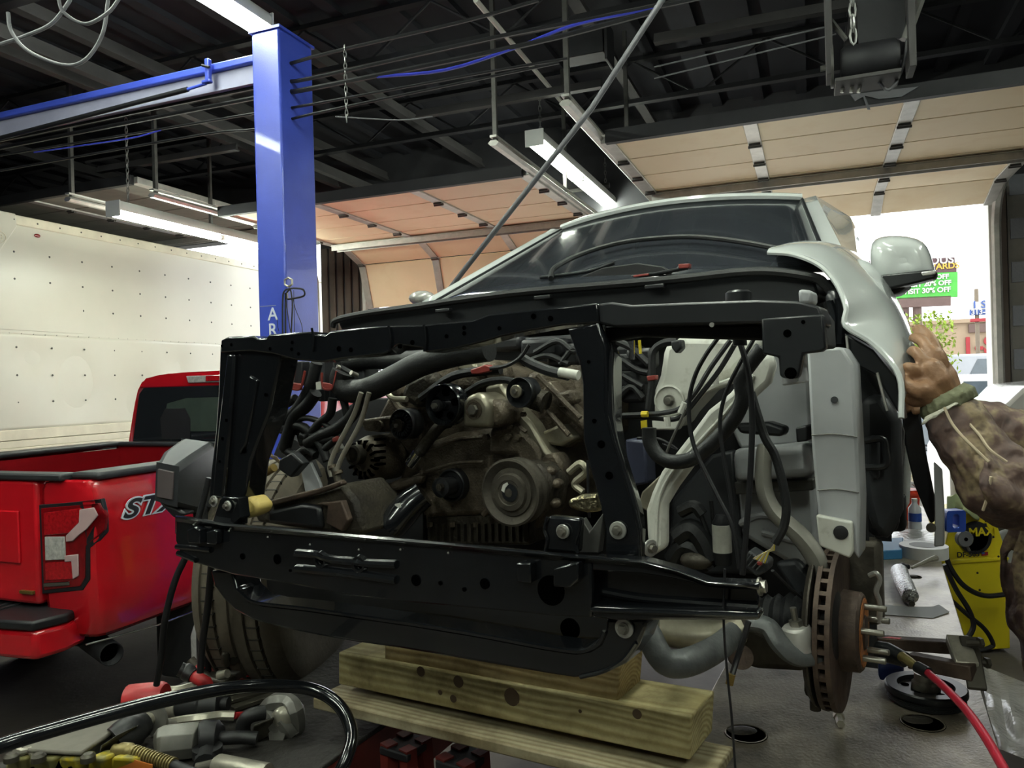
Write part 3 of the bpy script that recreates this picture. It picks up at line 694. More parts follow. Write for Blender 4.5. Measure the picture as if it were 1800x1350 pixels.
rows = [sp(PVd(e), 3) for e in (E1, E2, E3, E4)]
rows = list(map(list, zip(*[sp(list(q), 3) for q in zip(*rows)])))
fen = MB().grid(rows).build('fender', 'suv_white', suv, solid=.004, sub=1)
MB().tube(sp(PVd(E1), 5), .006, 6).build('fender_edge', 'suv_white', fen)
plate([(1600, 598), (1610, 612), (1616, 640), (1606, 662), (1596, 640), (1594, 610)], .70, .03, 'wheel_arch_clip', 'galv_dark', bevel=.006)
# black liner under the fender edge
plate([(1484, 585), (1535, 615), (1578, 668), (1588, 740), (1575, 720), (1540, 660), (1500, 640), (1490, 620)], .64, .10, 'fender_liner', 'black_satin')
plate([(1500, 610), (1560, 690), (1588, 760), (1578, 935), (1545, 950), (1520, 935), (1512, 760), (1490, 640)], .86, .06, 'wheelhouse_liner', 'black_satin', bevel=.02)
pipe([(1488, 590), (1494, 640), (1503, 664)], .63, .003, 'liner_edge', 'galv', n=6)
pipe([(1542, 655), (1551, 690), (1560, 722)], .63, .003, 'liner_edge', 'galv', n=6)
# mirror
mir = MB()
def mring(b, k):      # rounded trapezoid section of housing at depth b
    pts = [(1530, 425), (1545, 415), (1580, 413), (1615, 418), (1632, 432), (1640, 460), (1647, 484), (1640, 490), (1590, 500), (1545, 508), (1533, 490), (1528, 455)]
    cx, cy = 1588, 458
    return [VF(cx + (x - cx) * k, cy + (y - cy) * k, b) for x, y in pts]
rows = [mring(1.34, .12), mring(1.335, .6), mring(1.35, .88), mring(1.40, 1.0), mring(1.48, 1.0), mring(1.50, .9)]
mh = MB().grid(rows, True).add(rows[-1], [tuple(range(12))]).add(rows[0], [tuple(range(11, -1, -1))]).build('mirror_housing', 'suv_white', suv, sub=1, smooth=60)
plate([(1548, 483), (1640, 473), (1648, 478), (1644, 489), (1600, 500), (1562, 508), (1548, 500)], 1.318, .06, 'mirror_lower_cover', 'black_satin', mh, .006)
plate([(1618, 478), (1646, 474), (1645, 482), (1622, 485)], 1.312, .01, 'turn_signal', 'lens_clear', mh)
plate([(1552, 505), (1600, 497), (1580, 515), (1560, 518)], 1.36, .12, 'mirror_arm', 'black_satin', mh, .01)
MB().ell(VF(1487, 432, 2.0), (.05, .05, .06)).build('door_handle_cap', 'suv_white', suv)
MB().ell(at(742, 524, 3.1), (.055, .05, .03)).build('mirror_housing', 'lens_clear', suv)

# ---------------- radiator support (upper bar, posts, lower beam, hoop)
rs = MB().prism(PV([(388, 598), (400, 592), (445, 590), (453, 595), (468, 594), (472, 588), (545, 583), (552, 588), (572, 588), (580, 582), (640, 576), (672, 573), (745, 571), (770, 568), (830, 563), (860, 552), (930, 545), (1050, 532),
    (1053, 568), (990, 572), (930, 582), (880, 592), (850, 601), (800, 613), (748, 620), (742, 612), (700, 606), (676, 622), (590, 632), (565, 637), (520, 633), (480, 622), (440, 617), (388, 620)], .05), VB * .055)
ub = rs.build('upper_bar', 'paint_black', suv, bevel=.0035)
plate([(1050, 534), (1075, 531), (1110, 536), (1200, 532), (1330, 527), (1400, 529), (1440, 538), (1448, 560), (1448, 572), (1340, 568), (1200, 571), (1080, 575), (1052, 568)], .055, .07, 'upper_bar_end', 'black_satin', ub)
plate([(1062, 574), (1340, 570), (1340, 598), (1120, 592), (1068, 600)], .10, .03, 'lower_flange', 'black_matte', ub)
plate([(1338, 560), (1446, 552), (1452, 612), (1444, 618), (1412, 622), (1404, 662), (1398, 666), (1376, 665), (1370, 660), (1368, 628), (1340, 622)], .05, .02, 'end_bracket', 'black_satin', ub)
plate([(1405, 540), (1440, 545), (1450, 560), (1453, 610), (1410, 615)], .09, .09, 'bar_cap', 'black_matte', ub)
for x in (548, 683, 745): pipe([(x, 574 + (640 - x) * .03), (x + 3, 596), (x + 1, 618)], .046, .0028, 'pressed_fold', 'paint_black', ub, n=6)
for x, y, r in ((514, 602, .004), (513, 614, .004), (525, 622, .004), (475, 613, .004), (407, 606, .004), (390, 608, .003), (596, 613, .006), (617, 615, .005), (702, 609, .004), (725, 602, .005), (785, 591, .004), (816, 576, .004), (816, 586, .004), (878, 577, .004), (938, 556, .005), (968, 560, .005), (1384, 586, .006), (1412, 566, .003)):
    hole(x, y, .05, r, ub)
hole(1390, 656, .05, .009, ub); disc(1252, 571, .054, [(0, .004), (.003, .004)], 'rivet_head', 'washer', ub, 10)
disc(1298, 515, .16, [(-.09, .012), (-.05, .012), (-.05, .016), (-.02, .016), (-.02, .022), (0, .022), (.004, .017)], 'bump_stop', 'black_satin', suv, 18, UP)
for k in range(5): disc(1298, 527, .16, [(-.012 * k - .008, .012), (-.012 * k - .004, .0165), (-.012 * k, .012)], 'bump_stop_ring', 'black_satin', suv, 16, UP)
# left post
lp = plate([(386, 606), (440, 603), (492, 615), (490, 640), (482, 680), (472, 728), (452, 780), (440, 812), (431, 880), (366, 876), (371, 820), (378, 760), (383, 690)], .062, .06, 'side_post', 'paint_black', suv, .006)
plate([(398, 622), (412, 622), (402, 760), (392, 876), (372, 876), (382, 760)], .05, .02, 'post_rib', 'paint_black', lp, .006)
plate([(438, 660), (452, 668), (432, 780), (420, 800), (424, 740)], .056, .01, 'post_emboss', 'paint_black', lp, .004)
for x, y, r in ((435, 714, .006), (467, 694, .004), (428, 791, .008), (434, 764, .004), (398, 739, .004), (391, 771, .004), (386, 811, .003)): hole(x, y, .0495 if x < 410 else .06, r, lp)
# right post
fl = [(997, 578), (1018, 635), (1024, 673), (1025, 774), (1034, 812), (1055, 887), (1064, 930), (1064, 978)]
fr_ = [(1050, 568), (1063, 610), (1064, 724), (1077, 774), (1101, 850), (1113, 892), (1122, 930), (1122, 978)]
cp = plate(fl + fr_[::-1], .05, .012, 'centre_post', 'paint_black', suv, .003)
gm = MB().grid([[VF(x, y, .05) for x, y in fr_], PVd([(1060, 570, .13), (1091, 630, .13), (1091, 741, .13), (1101, 804, .13), (1126, 885, .12), (1130, 905, .11), (1133, 930, .11), (1131, 978, .11)])]); gm.build('post_flange', 'paint_black', cp, solid=.004)
for x, y, r in ((1045, 740, .004), (1057, 781, .007), (1071, 836, .007), (1035, 636, .003)): hole(x, y, .05, r, cp)
disc(1100, 829, .12, [(0, .004), (.004, .004)], 'rivet_head', 'washer', cp, 10)
bolt(1087, 932, .048, .0155, .007, cp)
# lower beam
T_ = [(309, 908), (350, 914), (395, 922), (470, 928), (561, 936), (650, 944), (740, 952), (835, 961), (930, 970), (1040, 980)]
B_ = [(1040, 1086), (960, 1082), (892, 1075), (800, 1067), (700, 1057), (612, 1047), (510, 1027), (408, 1010), (344, 990), (316, 972), (308, 950)]
lb = plate(T_ + B_, 0, .014, 'lower_beam', 'paint_black', suv, .004)
TT = T_ + [(1080, 976 + 7), (1129, 987), (1188, 1002), (1243, 1022), (1290, 1026), (1334, 1027)]
top = MB().grid([PV([(x, y + 8) for x, y in TT], -.002), PV([(x, y + 2) for x, y in TT], -.006), PV([(x, y - 1) for x, y in TT], -.002), PV([(x, y - 2) for x, y in TT], .01), PV([(x, y - 3) for x, y in TT], .075), PV([(x, y + 30) for x, y in TT], .075)])
top.build('top_flange', 'paint_black', lb, solid=.003)
plate([(1040, 984), (1129, 990), (1188, 1006), (1243, 1025), (1334, 1030), (1334, 1090), (1040, 1086)], .035, .01, 'channel_web', 'paint_black', lb, .003)
plate([(1040, 980), (1129, 986), (1188, 1002), (1243, 1023), (1334, 1027), (1334, 1034), (1243, 1032), (1188, 1018), (1129, 1008), (1040, 1003)], 0, .035, 'channel_lip', 'paint_black', lb, .004)
plate([(1040, 1064), (1334, 1076), (1334, 1091), (1080, 1091), (1040, 1086)], 0, .035, 'channel_lip', 'paint_black', lb, .005)
pipe([(1060, 1040), (1120, 1051), (1200, 1058), (1334, 1067)], .03, .006, 'channel_rib', 'paint_black', lb)
pipe([(1040, 1072), (1200, 1078), (1334, 1083)], -.002, .004, 'channel_rib', 'paint_black', lb)
def ribs(pts, r): pipe(pts, -.001, r * 1.15, 'pressed_rib', 'paint_black', lb, 8)
ribs([(522, 972), (556, 975), (572, 980), (590, 984), (625, 987), (645, 990), (697, 992)], .0075); ribs([(522, 999), (600, 1006), (697, 1019)], .008)
for x, y in ((567, 984), (635, 991)):
    disc(x, y, .002, [(0, .021), (.010, .017), (.010, .012), (.002, .011)], 'pressed_boss', 'paint_black', lb, 20); hole(x, y, 0, .010, lb)
ribs([(311, 961), (345, 964), (371, 967)], .006); ribs([(313, 972), (345, 985)], .006)
for x, y, r in ((426, 978, .007), (487, 983, .011), (510, 1003, .003), (731, 1020, .011), (852, 1026, .010), (774, 1025, .004), (816, 1036, .004)): hole(x, y, -.001, r, lb)
disc(968, 1038, -.001, [(-.012, .026), (.001, .026)], 'beam_opening', 'hole', lb, 26)
for x, y in ((341, 922), (403, 933), (471, 944), (545, 957), (631, 966), (704, 966), (788, 972)): disc(x, y, -.002, [(0, .0025), (.003, .001)], 'weld_spot', 'washer', lb, 8)
for pts in ([(328, 932), (342, 926), (350, 931), (350, 956), (330, 955)], [(362, 935), (376, 931), (380, 934), (379, 958), (363, 956)], [(906, 990), (932, 990), (933, 1026), (908, 1024)], [(972, 1000), (1000, 992), (1016, 988), (1016, 1020), (1001, 1034), (972, 1032)]):
    plate(pts, -.02, .02, 'tab_bracket', 'paint_black', lb, .003)
# little towers with bolts
plate([(372, 920), (386, 878), (392, 873), (418, 875), (418, 924)], .02, .03, 'bolt_tower', 'paint_black', lb, .003); plate([(418, 875), (422, 910), (410, 922), (404, 915)], .005, .03, 'tower_wing', 'paint_black', lb, .002)
bolt(401, 889, .016, .012, .006, lb); bolt(377, 881, .05, .014, .006, lb)
plate([(956, 968), (960, 912), (966, 907), (1020, 912), (1016, 972)], .012, .02, 'bolt_tower', 'paint_black', lb, .004)
pipe([(958, 970), (962, 948), (957, 930), (963, 909)], .010, .003, 'torn_edge', 'paint_black', lb); pipe([(1015, 972), (1012, 955), (1018, 935), (1022, 913)], .010, .003, 'torn_edge', 'paint_black', lb)
bolt(990, 934, .008, .0125, .0065, lb)
plate([(1022, 911), (1036, 935), (1050, 915), (1060, 902), (1052, 972), (1018, 972)], .05, .02, 'bent_bracket', 'galv_dark', lb, .002)
plate([(417, 880), (440, 872), (455, 890), (448, 905), (425, 914), (417, 905)], .05, .05, 'rubber_mount', 'yellow_rubber', suv, .012)
# lower hoop
OUT = [(369, 1003), (376, 1030), (392, 1052), (413, 1074), (443, 1090), (497, 1105), (560, 1118), (622, 1129), (700, 1140), (828, 1162), (955, 1184), (1007, 1192), (1035, 1191), (1060, 1186), (1099, 1167), (1122, 1136), (1134, 1105), (1137, 1088)]
INN = [(1065, 1088), (1063, 1110), (1054, 1130), (1036, 1141), (1012, 1145), (955, 1137), (843, 1116), (740, 1099), (663, 1088), (536, 1070), (464, 1062), (438, 1055), (416, 1036), (408, 1003)]
hp = plate(OUT + INN, .03, .075, 'lower_hoop', 'paint_black', suv, .006)
pipe(INN[1:-1], .03, .0045, 'hoop_lip', 'paint_black', hp, 6, 4)
pipe([(1020, 1190), (1060, 1180), (1095, 1160), (1118, 1130)], .028, .004, 'hoop_lip', 'paint_black', hp, 6, 4)
bolt(1098, 1104, .027, .0165, .0075, hp)
disc(1003, 1105, .12, [(0, .02), (.004, .02)], 'hoop_opening', 'hole', hp)
plate([(420, 1000), (1075, 1060), (1075, 1130), (1010, 1126), (800, 1090), (560, 1062), (450, 1050)], .30, .03, 'splash_shield', 'black_matte', suv, .01)
MB().ell(VF(560, 1068, .16), (.07, .03, .012), (VR, VB, UP)).build('hoop_liner', 'paint_black', hp)

# ---------------- engine
eng = MB().prism(PV([(672, 862), (700, 845), (716, 800), (690, 770), (660, 740), (680, 700), (720, 660), (760, 640), (830, 632), (880, 650), (925, 700), (945, 760), (975, 800), (985, 850), (960, 900), (938, 935), (748, 935), (745, 895), (720, 875)], .52), VB * .4).build('engine', 'alu_dirty', suv, bevel=.012)
def ep(pts, b, th, name, mat, bevel=.008): return plate(pts, b, th, name, mat, eng, bevel)
ep([(722, 800), (760, 775), (800, 760), (870, 752), (920, 770), (950, 800), (945, 850), (905, 880), (870, 905), (745, 912), (742, 850)], .49, .05, 'timing_cover', 'alu_dirty', .015)
ep([(664, 858), (700, 842), (735, 838), (745, 900), (720, 872), (685, 866)], .47, .04, 'cover_foot', 'alu_dirty', .008)
ep([(860, 752), (905, 742), (945, 785), (958, 830), (930, 840), (905, 800), (858, 800)], .46, .05, 'cover_step', 'alu_dirty', .012)
ep([(750, 905), (935, 905), (932, 958), (750, 958)], .50, .12, 'oil_pan', 'alu_dark', .006)
for k in range(15): MB().box(VF(757 + k * 12, 936, .492), (.004, .012, .045), (VR, VB, UP)).build('pan_fin', 'alu_dark', eng)
for x in (756, 795, 836): MB().lathe([(0, .008), (.012, .008)], VF(x, 918, .49), -UP, 6).build('pan_bolt', 'alu_dirty', eng)
# intake valley, thermostat housing, head at right
ep([(700, 700), (712, 668), (745, 650), (765, 668), (752, 700), (730, 720)], .45, .08, 'thermostat_housing', 'alu_dark', .02)
ep([(745, 640), (790, 628), (850, 632), (870, 660), (850, 690), (800, 690), (760, 670)], .50, .1, 'water_outlet', 'alu_dirty', .02)
ep([(800, 636), (830, 632), (840, 650), (818, 656), (803, 650)], .47, .05, 'outlet_flange', 'alu_clean', .008)
ep([(925, 655), (1010, 640), (1025, 690), (1024, 770), (990, 790), (950, 770), (915, 720)], .55, .3, 'cylinder_head', 'alu_dirty', .015)
ep([(950, 760), (985, 745), (1010, 770), (985, 785), (960, 782)], .50, .05, 'head_pad', 'alu_clean', .008)
ep([(962, 668), (1025, 740), (1024, 758), (950, 690)], .50, .06, 'head_rib', 'alu_dirty', .008)
ep([(850, 680), (880, 672), (905, 712), (935, 745), (960, 790), (985, 815), (960, 812), (930, 775), (890, 735), (858, 715)], .47, .06, 'cover_rib', 'alu_clean', .010)
ep([(952, 800), (975, 796), (985, 812), (990, 838), (965, 845), (948, 830)], .46, .06, 'cover_ear', 'alu_dirty', .010)
pipe([(740, 700), (800, 660), (880, 650)], .45, .012, 'coolant_pipe', 'rubber_hose', eng)
pipe([(820, 690), (850, 673), (890, 668), (920, 680)], .42, .009, 'bypass_hose', 'rubber_hose', eng)
pipe([(675, 682), (690, 700), (715, 702)], .43, .008, 'vacuum_pipe', 'alu_clean', eng)
def pulley(px, py, b, r, w, mat, holes=0, face=.55):
    o = disc(px, py, b, [(-w, r * .96), (-w, r), (-w * .8, r), (-w * .7, r * .93), (-w * .3, r * .93), (-w * .2, r), (0, r), (.003, r * .96), (-.004, r * .86), (-.012, r * face), (-.012, r * .2), (0, r * .2)], 'pulley', mat, eng, 40)
    for k in range(holes):
        a = 2 * pi * k / holes + .4; x, y = perp(-VB); c = VF(px, py, b) + (x * cos(a) + y * sin(a)) * r * .58
        MB().lathe([(-.02, r * .18), (-.0075, r * .18), (-.0075, r * .12)], c, -VB, 14).build('pulley_hole', 'hole', o)
    return o
def cap(px, py, b, r, hh, mat, par, rb=.007):
    disc(px, py, b, [(0, r), (hh, r), (hh + .002, r * .9)], 'hub', mat, par, 24)
    m = MB(); hexbolt(m, VF(px, py, b) - VB * (hh + .002), -VB, rb, rb); m.build('hub_bolt', 'bolt_steel', par)
p1 = pulley(778, 712, .36, .053, .04, 'paint_black', 5, .7); cap(770, 713, .36, .015, .010, 'black_matte', p1, .008)
ep([(812, 752), (812, 710), (820, 696), (836, 690), (850, 695), (860, 712), (860, 752)], .38, .1, 'idler_bracket', 'alu_clean', .012)
disc(833, 720, .379, [(0, .024), (.002, .024), (.002, .018), (-.002, .016)], 'idler_ring', 'alu_dirty', eng); m = MB(); hexbolt(m, VF(833, 720, .377), -VB, .013, .010); m.build('idler_bolt', 'bolt_steel', eng)
ep([(855, 700), (880, 706), (892, 730), (880, 752), (858, 752)], .40, .1, 'bracket_arm', 'alu_dirty', .015)
p2 = pulley(913, 690, .40, .037, .04, 'black_satin', 0, .72); cap(908, 688, .40, .016, .004, 'alu_clean', p2, .007)
pipe([(925, 695), (960, 708)], .45, .028, 'tensioner_arm', 'alu_dark', eng, 12)
p3 = pulley(706, 746, .42, .042, .045, 'plastic_black', 0, .74); cap(700, 748, .42, .019, .004, 'alu_dark', p3, .006)
for k in range(22):
    a = 2 * pi * k / 22; x, y = perp(-VB); c = VF(706, 746, .418) + (x * cos(a) + y * sin(a)) * .027
    MB().box(c, (.003, .012, .010), ((x * -sin(a) + y * cos(a)), VB, x * cos(a) + y * sin(a))).build('pulley_tooth', 'black_satin', p3)
MB().lathe([(0, .016), (.03, .016)], VF(676, 748, .46), -VB, 14).build('tensioner_boss', 'alu_dirty', eng)
# crank snout and seal
sn = disc(794, 853, .47, [(-.02, .044), (.004, .044), (.006, .040), (.0, .034), (.002, .026), (.05, .026), (.052, .02)], 'crank_hub', 'black_satin', eng, 34)
disc(794, 853, .42, [(0, .021), (.04, .021), (.042, .012)], 'crank_snout', 'black_matte', sn); m = MB(); hexbolt(m, VF(776, 856, .372), -VB, .010, .012); m.build('crank_bolt', 'alu_dark', sn)
# compressor with its clutch pulley
cm = MB().lathe([(-.16, .05), (-.14, .062), (-.03, .064), (-.02, .055), (0, .055)], VF(905, 862, .36), -VB, 30).build('compressor', 'alu_dark', eng)
ac = disc(896, 866, .34, [(-.045, .074), (-.045, .079), (-.036, .079), (-.032, .072), (-.012, .072), (-.008, .079), (0, .079), (.002, .074), (-.004, .064), (-.008, .057), (-.004, .055), (-.003, .046), (.004, .042), (.005, .03), (.003, .028), (.003, .01), (.006, .01)], 'clutch_pulley', 'cast_iron', cm, 44)
MB().lathe([(0, .021), (.001, .021)], VF(896, 866, .336), -VB, 20).build('clutch_face', 'black_satin', cm)
plate([(881, 862), (884, 852), (891, 848), (893, 852), (888, 858), (886, 866)], .333, .002, 'clutch_label', 'label_white', cm, 0)
for pts in ([(930, 812), (955, 820), (970, 850), (960, 905), (925, 900)], ): ep(pts, .39, .1, 'compressor_body', 'alu_dark', .015)
for x, y in ((968, 828), (980, 850), (976, 884)): MB().ell(VF(x, y, .42), (.014, .02, .012), (VR, VB, UP)).build('compressor_fitting', 'alu_dirty', eng)
# alternator
al = disc(640, 808, .42, [(-.13, .055), (-.12, .066), (-.03, .066), (-.01, .06), (.004, .045), (.004, .02)], 'alternator', 'alu_dirty', eng, 36)
for k in range(14):
    a = 2 * pi * k / 14; x, y = perp(-VB); c = VF(640, 808, .421) + (x * cos(a) + y * sin(a)) * .044
    MB().box(c, (.006, .02, .022), ((x * -sin(a) + y * cos(a)), VB, x * cos(a) + y * sin(a))).build('alternator_slot', 'hole', al)
disc(620, 800, .39, [(-.04, .028), (0, .028), (.004, .022), (-.004, .018)], 'alternator_pulley', 'cast_iron', al)
for k in range(5): MB().box(VF(668, 772 + k * 11, .40), (.016, .03, .006), (VR, VB, UP)).build('alternator_vent', 'hole', al)
ep([(630, 738), (690, 730), (696, 752), (670, 760), (640, 758)], .44, .06, 'alternator_bracket', 'alu_dirty', .008)
ep([(655, 858), (740, 835), (738, 850), (700, 862), (672, 866)], .44, .03, 'engine_arm', 'alu_dirty', .008)
disc(664, 858, .43, [(0, .012), (.02, .012), (.02, .005)], 'arm_boss', 'alu_dirty', eng, 18)
for x, y, r in ((898, 748, .008), (896, 768, .009), (857, 768, .009), (913, 768, .008), (860, 825, .006), (745, 830, .007), (741, 895, .009), (805, 640, .008), (755, 646, .008), (958, 725, .008), (922, 728, .007), (692, 774, .006)):
    m = MB(); hexbolt(m, VF(x, y, .455), -VB, r, .012); m.build('bolt', 'alu_dirty', eng)
for pts, r in (([(745, 795), (800, 774), (858, 768), (898, 768)], .006), ([(862, 800), (864, 826), (905, 832), (930, 828)], .006), ([(905, 772), (915, 800), (918, 832)], .005), ([(725, 840), (760, 826), (800, 815), (850, 812)], .005), ([(735, 862), (745, 880), (750, 905)], .006), ([(870, 765), (900, 745), (925, 760)], .006), ([(930, 690), (960, 720), (1000, 765)], .007), ([(945, 660), (975, 690), (1020, 735)], .007), ([(720, 730), (740, 760), (735, 785)], .008), ([(690, 700), (705, 720), (735, 725)], .010), ([(850, 905), (870, 880), (880, 850)], .008)):
    pipe(pts, .468, r, 'casting_rib', 'alu_dirty', eng, 7)
for x, y, w in ((700, 690, .05), (880, 660, .06), (1000, 700, .05), (960, 850, .045), (735, 690, .04), (860, 650, .04)): MB().box(VF(x, y, .50), (w, .05, w * .7), ((VR + UP * .25).normalized(), VB, (UP - VR * .25).normalized())).build('casting_boss', 'alu_dirty', eng, bevel=.010)
# oil filter, clamps
of = MB().tube([VF(745, 868, .40), VF(722, 885, .38), VF(690, 922, .33), VF(684, 929, .325)], [.036, .04, .04, .034], 22).build('oil_filter', 'paint_black', eng)
plate([(694, 886), (702, 884), (704, 892), (695, 896)], .325, .004, 'filter_label', 'label_white', of, 0)
MB().tube([VF(722, 816, .43), VF(737, 796, .43)], .0175, 16).build('hose_clamp', 'chrome', eng)
MB().tube(sp([VF(735, 800, .45), VF(752, 775, .45), VF(775, 748, .45), VF(790, 742, .47)], 4), .0155, 12).build('coolant_outlet', 'alu_dark', eng)
plate([(826, 650), (852, 641), (862, 645), (862, 653), (840, 658), (828, 658)], .43, .03, 'red_connector', 'red_plastic', eng, .003)
pipe([(862, 648), (890, 643), (915, 628), (930, 606)], .43, .005, 'sensor_wire', 'cable_black', eng)
pipe([(915, 628), (935, 640), (965, 652), (1000, 660)], .45, .013, 'wire_loom', 'rubber_hose', eng)
MB().tube([VF(984, 654, .425), VF(1017, 660, .425)], .012, 10).build('loom_label', 'label_white', eng)
# dark clutter above the engine under the bar
for k, (x, y, w, hh) in enumerate(((960, 612, .12, .05), (1000, 625, .10, .06), (1040, 612, .09, .08), (900, 605, .10, .04), (985, 600, .22, .03), (1110, 640, .06, .10))):
    MB().box(VF(x, y, .62 + .03 * k), (w, .08, hh), (VR, VB, UP)).build('engine_cover', 'plastic_black', eng, bevel=.012)
for pts in ([(940, 620), (980, 600), (1010, 618), (1040, 600)], [(920, 640), (960, 625), (1000, 640)], [(985, 640), (1010, 612), (1025, 640)]): pipe(pts, .56, .008, 'wire_loom', 'rubber_hose', eng)
# ---------------- hoses, harness and pipes at the left of the bay
pipe([(605, 640), (625, 635), (660, 632), (720, 634), (790, 628)], .36, .026, 'radiator_hose', 'rubber_hose', n=14)
pipe([(605, 652), (600, 668), (608, 684), (630, 688), (660, 680), (700, 660), (740, 640), (800, 622), (860, 612)], .30, .031, 'radiator_hose', 'rubber_hose', n=16)
for a, b in (((592, 644), (606, 650)), ((617, 655), (628, 660))):
    MB().tube([VF(*a, .25), VF(*b, .27)], .006, 10).build('hose_nipple', 'bolt_steel', suv)
MB().tube([VF(600, 646, .262), VF(622, 658, .262)], .007, 8).build('hose_nipple', 'black_satin', suv)
pipe([(635, 690), (622, 729), (589, 793), (580, 820), (583, 838)], .26, .0065, 'coolant_tube', 'steel_tube', n=10)
pipe([(649, 690), (633, 744), (604, 798), (593, 827), (596, 848)], .26, .0065, 'coolant_tube', 'steel_tube', n=10)
pipe([(588, 822), (597, 850), (610, 875)], .26, .010, 'tube_fitting', 'cast_iron', n=10)
for x, y in ((584, 818), (594, 828), (598, 845)): MB().lathe([(0, .012), (.008, .012)], VF(x, y, .26), (VF(597, 850, .26) - VF(588, 822, .26)), 12).build('tube_clip', 'alu_dirty', suv)
for x in (522, 578):
    c = plate([(x - 9, 635), (x + 9, 635), (x + 8, 678), (x - 8, 678)], .28, .03, 'wire_connector', 'plastic_black', suv, .003)
    pipe([(x - 12, 655), (x - 12, 672), (x - 8, 683), (x + 6, 683), (x + 12, 662), (x + 14, 652)], .272, .0035, 'lock_lever', 'red_plastic', c, 6)
    plate([(x - 12, 672), (x + 6, 675), (x + 5, 686), (x - 10, 686)], .27, .01, 'lever_end', 'red_plastic', c, .002)
md = plate([(505, 640), (640, 630), (640, 700), (560, 706), (545, 700), (545, 650)], .36, .06, 'control_module', 'plastic_grey', suv, .006)
for k in range(9): MB().box(VF(557 + k * 9, 695, .352), (.006, .02, .03), (VR, VB, UP)).build('cooling_fin', 'plastic_black', md)
plate([(555, 672), (565, 670), (565, 684), (556, 685)], .27, .003, 'module_label', 'label_white', suv, 0)
plate([(492, 645), (515, 640), (512, 680), (492, 676)], .40, .05, 'grey_bracket', 'suv_inner', suv)
HB = [([(557, 638), (545, 680), (525, 715), (505, 735), (490, 750)], .016), ([(555, 690), (540, 712), (520, 730), (508, 760), (500, 790)], .018), ([(520, 700), (500, 712), (485, 722)], .012), ([(585, 700), (580, 728), (560, 745), (540, 770)], .012), ([(635, 705), (615, 735), (590, 755), (565, 765), (540, 780)], .016), ([(530, 765), (560, 775), (590, 770), (570, 790)], .010), ([(480, 745), (500, 752), (525, 748), (545, 760), (565, 785), (575, 810)], .012), ([(600, 690), (608, 720), (612, 750)], .010), ([(515, 745), (535, 735), (560, 740), (580, 752)], .008), ([(500, 790), (520, 800), (540, 790), (555, 800)], .012)]
for pts, r in HB: pipe(pts, .30, r, 'wire_harness', 'rubber_hose', n=10)
for x, y, s_ in ((540, 770, .035), (555, 785, .03), (572, 775, .03), (530, 755, .028), (560, 760, .025), (500, 755, .022), (545, 800, .03)):
    MB().box(VF(x, y, .32), (s_ * 1.3, s_, s_), ((VR + UP * .3).normalized(), VB, (UP - VR * .3).normalized())).build('fuse_block', 'plastic_black', suv, bevel=.006)
pipe([(487, 735), (477, 755), (465, 780)], .24, .009, 'wire_harness', 'rubber_hose')
MB().tube([VF(470, 772, .24), VF(464, 788, .24)], .011, 10).build('green_tape', 'green_tape', suv)
for k in range(8): pipe([(463 + k, 786), (470 + k * 2, 800 + k), (485 + k, 802 + k * 2), (492 + k * .5, 812 + k)], .235 + .002 * k, .0012, 'loose_wire', 'wire_tan', n=5)
plate([(490, 808), (512, 795), (532, 815), (510, 840), (488, 825)], .23, .03, 'connector_block', 'plastic_black', suv, .005)
pipe([(434, 850), (460, 835), (482, 822)], .34, .012, 'gold_tube', 'gold', n=12)
plate([(527, 818), (545, 813), (562, 850), (566, 872), (537, 868)], .30, .01, 'grey_strap', 'suv_inner', suv, .002)
plate([(567, 768), (580, 760), (600, 790), (580, 800)], .36, .02, 'white_clip', 'label_white', suv, .004)
plate([(583, 770), (592, 766), (594, 776), (584, 778)], .28, .01, 'red_clip', 'red_plastic', suv, .003)
plate([(492, 770), (512, 765), (540, 790), (560, 840), (480, 800)], .5, .02, 'inner_panel', 'black_matte', suv)
plate([(548, 800), (575, 730), (640, 700), (720, 700), (745, 900), (745, 960), (590, 950), (545, 900)], .66, .03, 'apron_panel', 'black_matte', suv)
# rusty front crossmember, right rail
plate([(445, 895), (480, 880), (560, 862), (600, 850), (625, 880), (640, 940), (560, 935), (450, 918)], .22, .16, 'crossmember', 'alu_dark', suv, .012)
plate([(470, 898), (530, 885), (560, 890), (565, 930), (470, 920)], .205, .02, 'crossmember_skin', 'black_satin', suv, .01)
plate([(465, 882), (560, 858), (598, 845), (602, 852), (560, 868), (468, 892)], .20, .02, 'crossmember_flange', 'rust', suv, .004)
plate([(555, 885), (575, 890), (572, 920), (600, 935), (612, 915), (600, 880)], .20, .02, 'torn_steel', 'rust', suv, .004)
MB().lathe([(0, .012), (.03, .012)], VF(462, 896, .2), -VB, 14).build('mount_bush', 'alu_dark', suv)
# foil heat shield by the compressor
plate([(995, 880), (1020, 870), (1050, 868), (1055, 900), (1030, 902), (1000, 895)], .2, .03, 'heat_shield', 'foil', suv, .008)
pipe([(1000, 830), (1020, 815), (1030, 830), (1010, 850), (1025, 865)], .28, .008, 'fitting_pipe', 'alu_clean')
pipe([(1033, 810), (1034, 860), (1036, 910)], .26, .003, 'brake_wire', 'cable_black')

